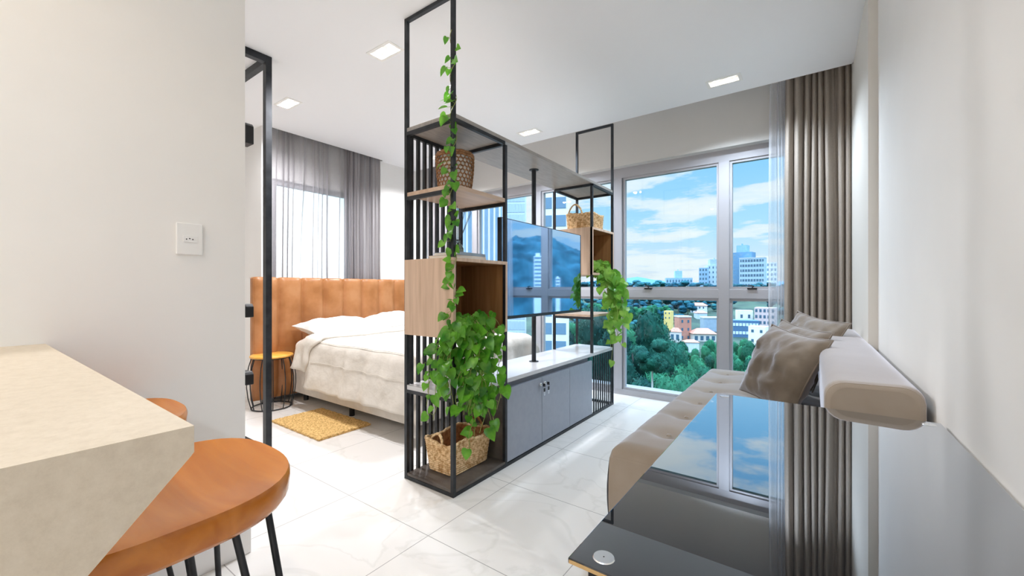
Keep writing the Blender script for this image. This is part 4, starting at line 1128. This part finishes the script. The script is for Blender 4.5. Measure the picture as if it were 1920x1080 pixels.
TL = {0: 'dark dense tree close below the big window', 1: 'leafy green tree in the valley below the big window', 2: 'bluish tree on the far wooded ridge'}
TG = {0: 'dark trees below the window', 1: 'green valley trees', 2: 'trees along the far ridge'}
def tree(x, yt, t, wpx, kind, label=None):
    p = px(x, yt, t); zb = terr(p.x, p.y) - .5; h_ = max(2.0, p.z - zb) / .98; w_ = max(wpx * t / FPX / .95, h_ * .62)
    r = thing('tree', label or TL[kind], 'tree', (p.x, p.y, zb), None if label else TG[kind])
    r.rotation_euler = (0, 0, random.uniform(0, 6.28)); r.scale = (w_, w_, h_)
    f = bpy.data.objects.new('foliage', protos[(kind, random.randint(0, 1))]); C.objects.link(f); f.parent = r
    k = bpy.data.objects.new('trunk', TRUNK); C.objects.link(k); k.parent = r
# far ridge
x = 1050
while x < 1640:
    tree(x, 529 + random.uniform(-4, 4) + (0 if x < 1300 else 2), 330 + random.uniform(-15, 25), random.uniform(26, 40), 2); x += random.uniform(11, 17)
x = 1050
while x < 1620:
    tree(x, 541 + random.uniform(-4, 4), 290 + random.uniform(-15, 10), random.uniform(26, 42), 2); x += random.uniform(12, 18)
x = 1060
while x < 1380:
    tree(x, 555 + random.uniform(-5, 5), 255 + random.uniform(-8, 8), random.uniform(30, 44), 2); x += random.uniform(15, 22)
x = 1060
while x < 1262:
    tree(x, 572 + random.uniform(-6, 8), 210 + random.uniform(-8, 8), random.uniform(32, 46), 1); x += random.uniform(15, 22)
BL = [o for o in C.objects if o.get('category') == 'building']
BOX = [(1369, 1432, 604, 345), (1402, 1452, 648, 150), (1373, 1423, 632, 175), (1415, 1452, 622, 205), (1383, 1412, 604, 215), (1318, 1352, 622, 190), (1294, 1328, 600, 220), (1270, 1300, 640, 170), (1243, 1260, 600, 190), (1298, 1345, 642, 165), (1255, 1276, 642, 160), (1282, 1312, 660, 140)]
for t_ in (240, 225, 205, 190, 172, 155, 138, 122, 108):
    x = 1050 + random.uniform(0, 12)
    while x < (1560 if t_ > 130 else 1465):
        h_ = random.uniform(4.5, 8.0); w_ = random.uniform(7, 11); tt = t_ + random.uniform(-6, 6)
        p = px(x, 560, tt); ztop = terr(p.x, p.y) + h_; yt = 540 - (ztop - EYE) / tt * FPX; hw = w_ / tt * FPX / 2
        if not any(x + hw > a and x - hw < b and ((tt < d and yt < yb - 3) or abs(tt - d) < 9) for a, b, yb, d in BOX):
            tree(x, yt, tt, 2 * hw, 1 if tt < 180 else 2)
        x += random.uniform(.8, 1.5) * hw * 1.5
# big dark trees close to the building
for (x, yt, t, w_) in ((1186, 556, 62, 70), (1222, 566, 66, 66), (1205, 610, 55, 74), (1240, 600, 70, 50), (1178, 640, 48, 70), (1128, 560, 70, 74), (1090, 575, 74, 70), (1255, 640, 62, 44)):
    tree(x, yt, t, w_, 0)
for (x, yt, t, w_) in ((1150, 600, 80, 60), (1272, 640, 100, 40), (1295, 650, 95, 44), (1325, 632, 100, 40), (1340, 655, 82, 50), (1300, 672, 72, 60), (1270, 680, 60, 60), (1335, 690, 58, 70), (1300, 705, 48, 74), (1255, 700, 46, 50), (1362, 660, 80, 50),
                       (1385, 632, 100, 46), (1412, 640, 96, 50), (1440, 640, 95, 50), (1395, 660, 72, 60), (1425, 668, 66, 64), (1395, 690, 52, 70), (1440, 690, 54, 70), (1360, 705, 50, 64), (1070, 600, 110, 60), (1110, 620, 90, 66), (1470, 660, 70, 70), (1500, 650, 80, 76), (1480, 700, 52, 80)):
    tree(x, yt, t, w_, 1)
# slender pale trunk rising near the ledge
pp = px(1223, 688, 24); q = terr(pp.x, pp.y)
sl = thing('slender_tree', 'young tree with thin pale trunk just outside the big window', 'tree', (pp.x, pp.y, q))
MB().tube([(pp.x, pp.y, q), (pp.x + .05, pp.y, (q + pp.z) / 2), (pp.x, pp.y, pp.z)], [.09, .07, .05], 8).build('trunk', mat('pale_bark', (.55, .58, .58), .8), sl)
fo = bpy.data.objects.new('foliage', protos[(0, 1)]); C.objects.link(fo); fo.parent = sl; fo.scale = (2.6, 2.6, 2.2); fo.location = (0, 0, pp.z - q - .5)
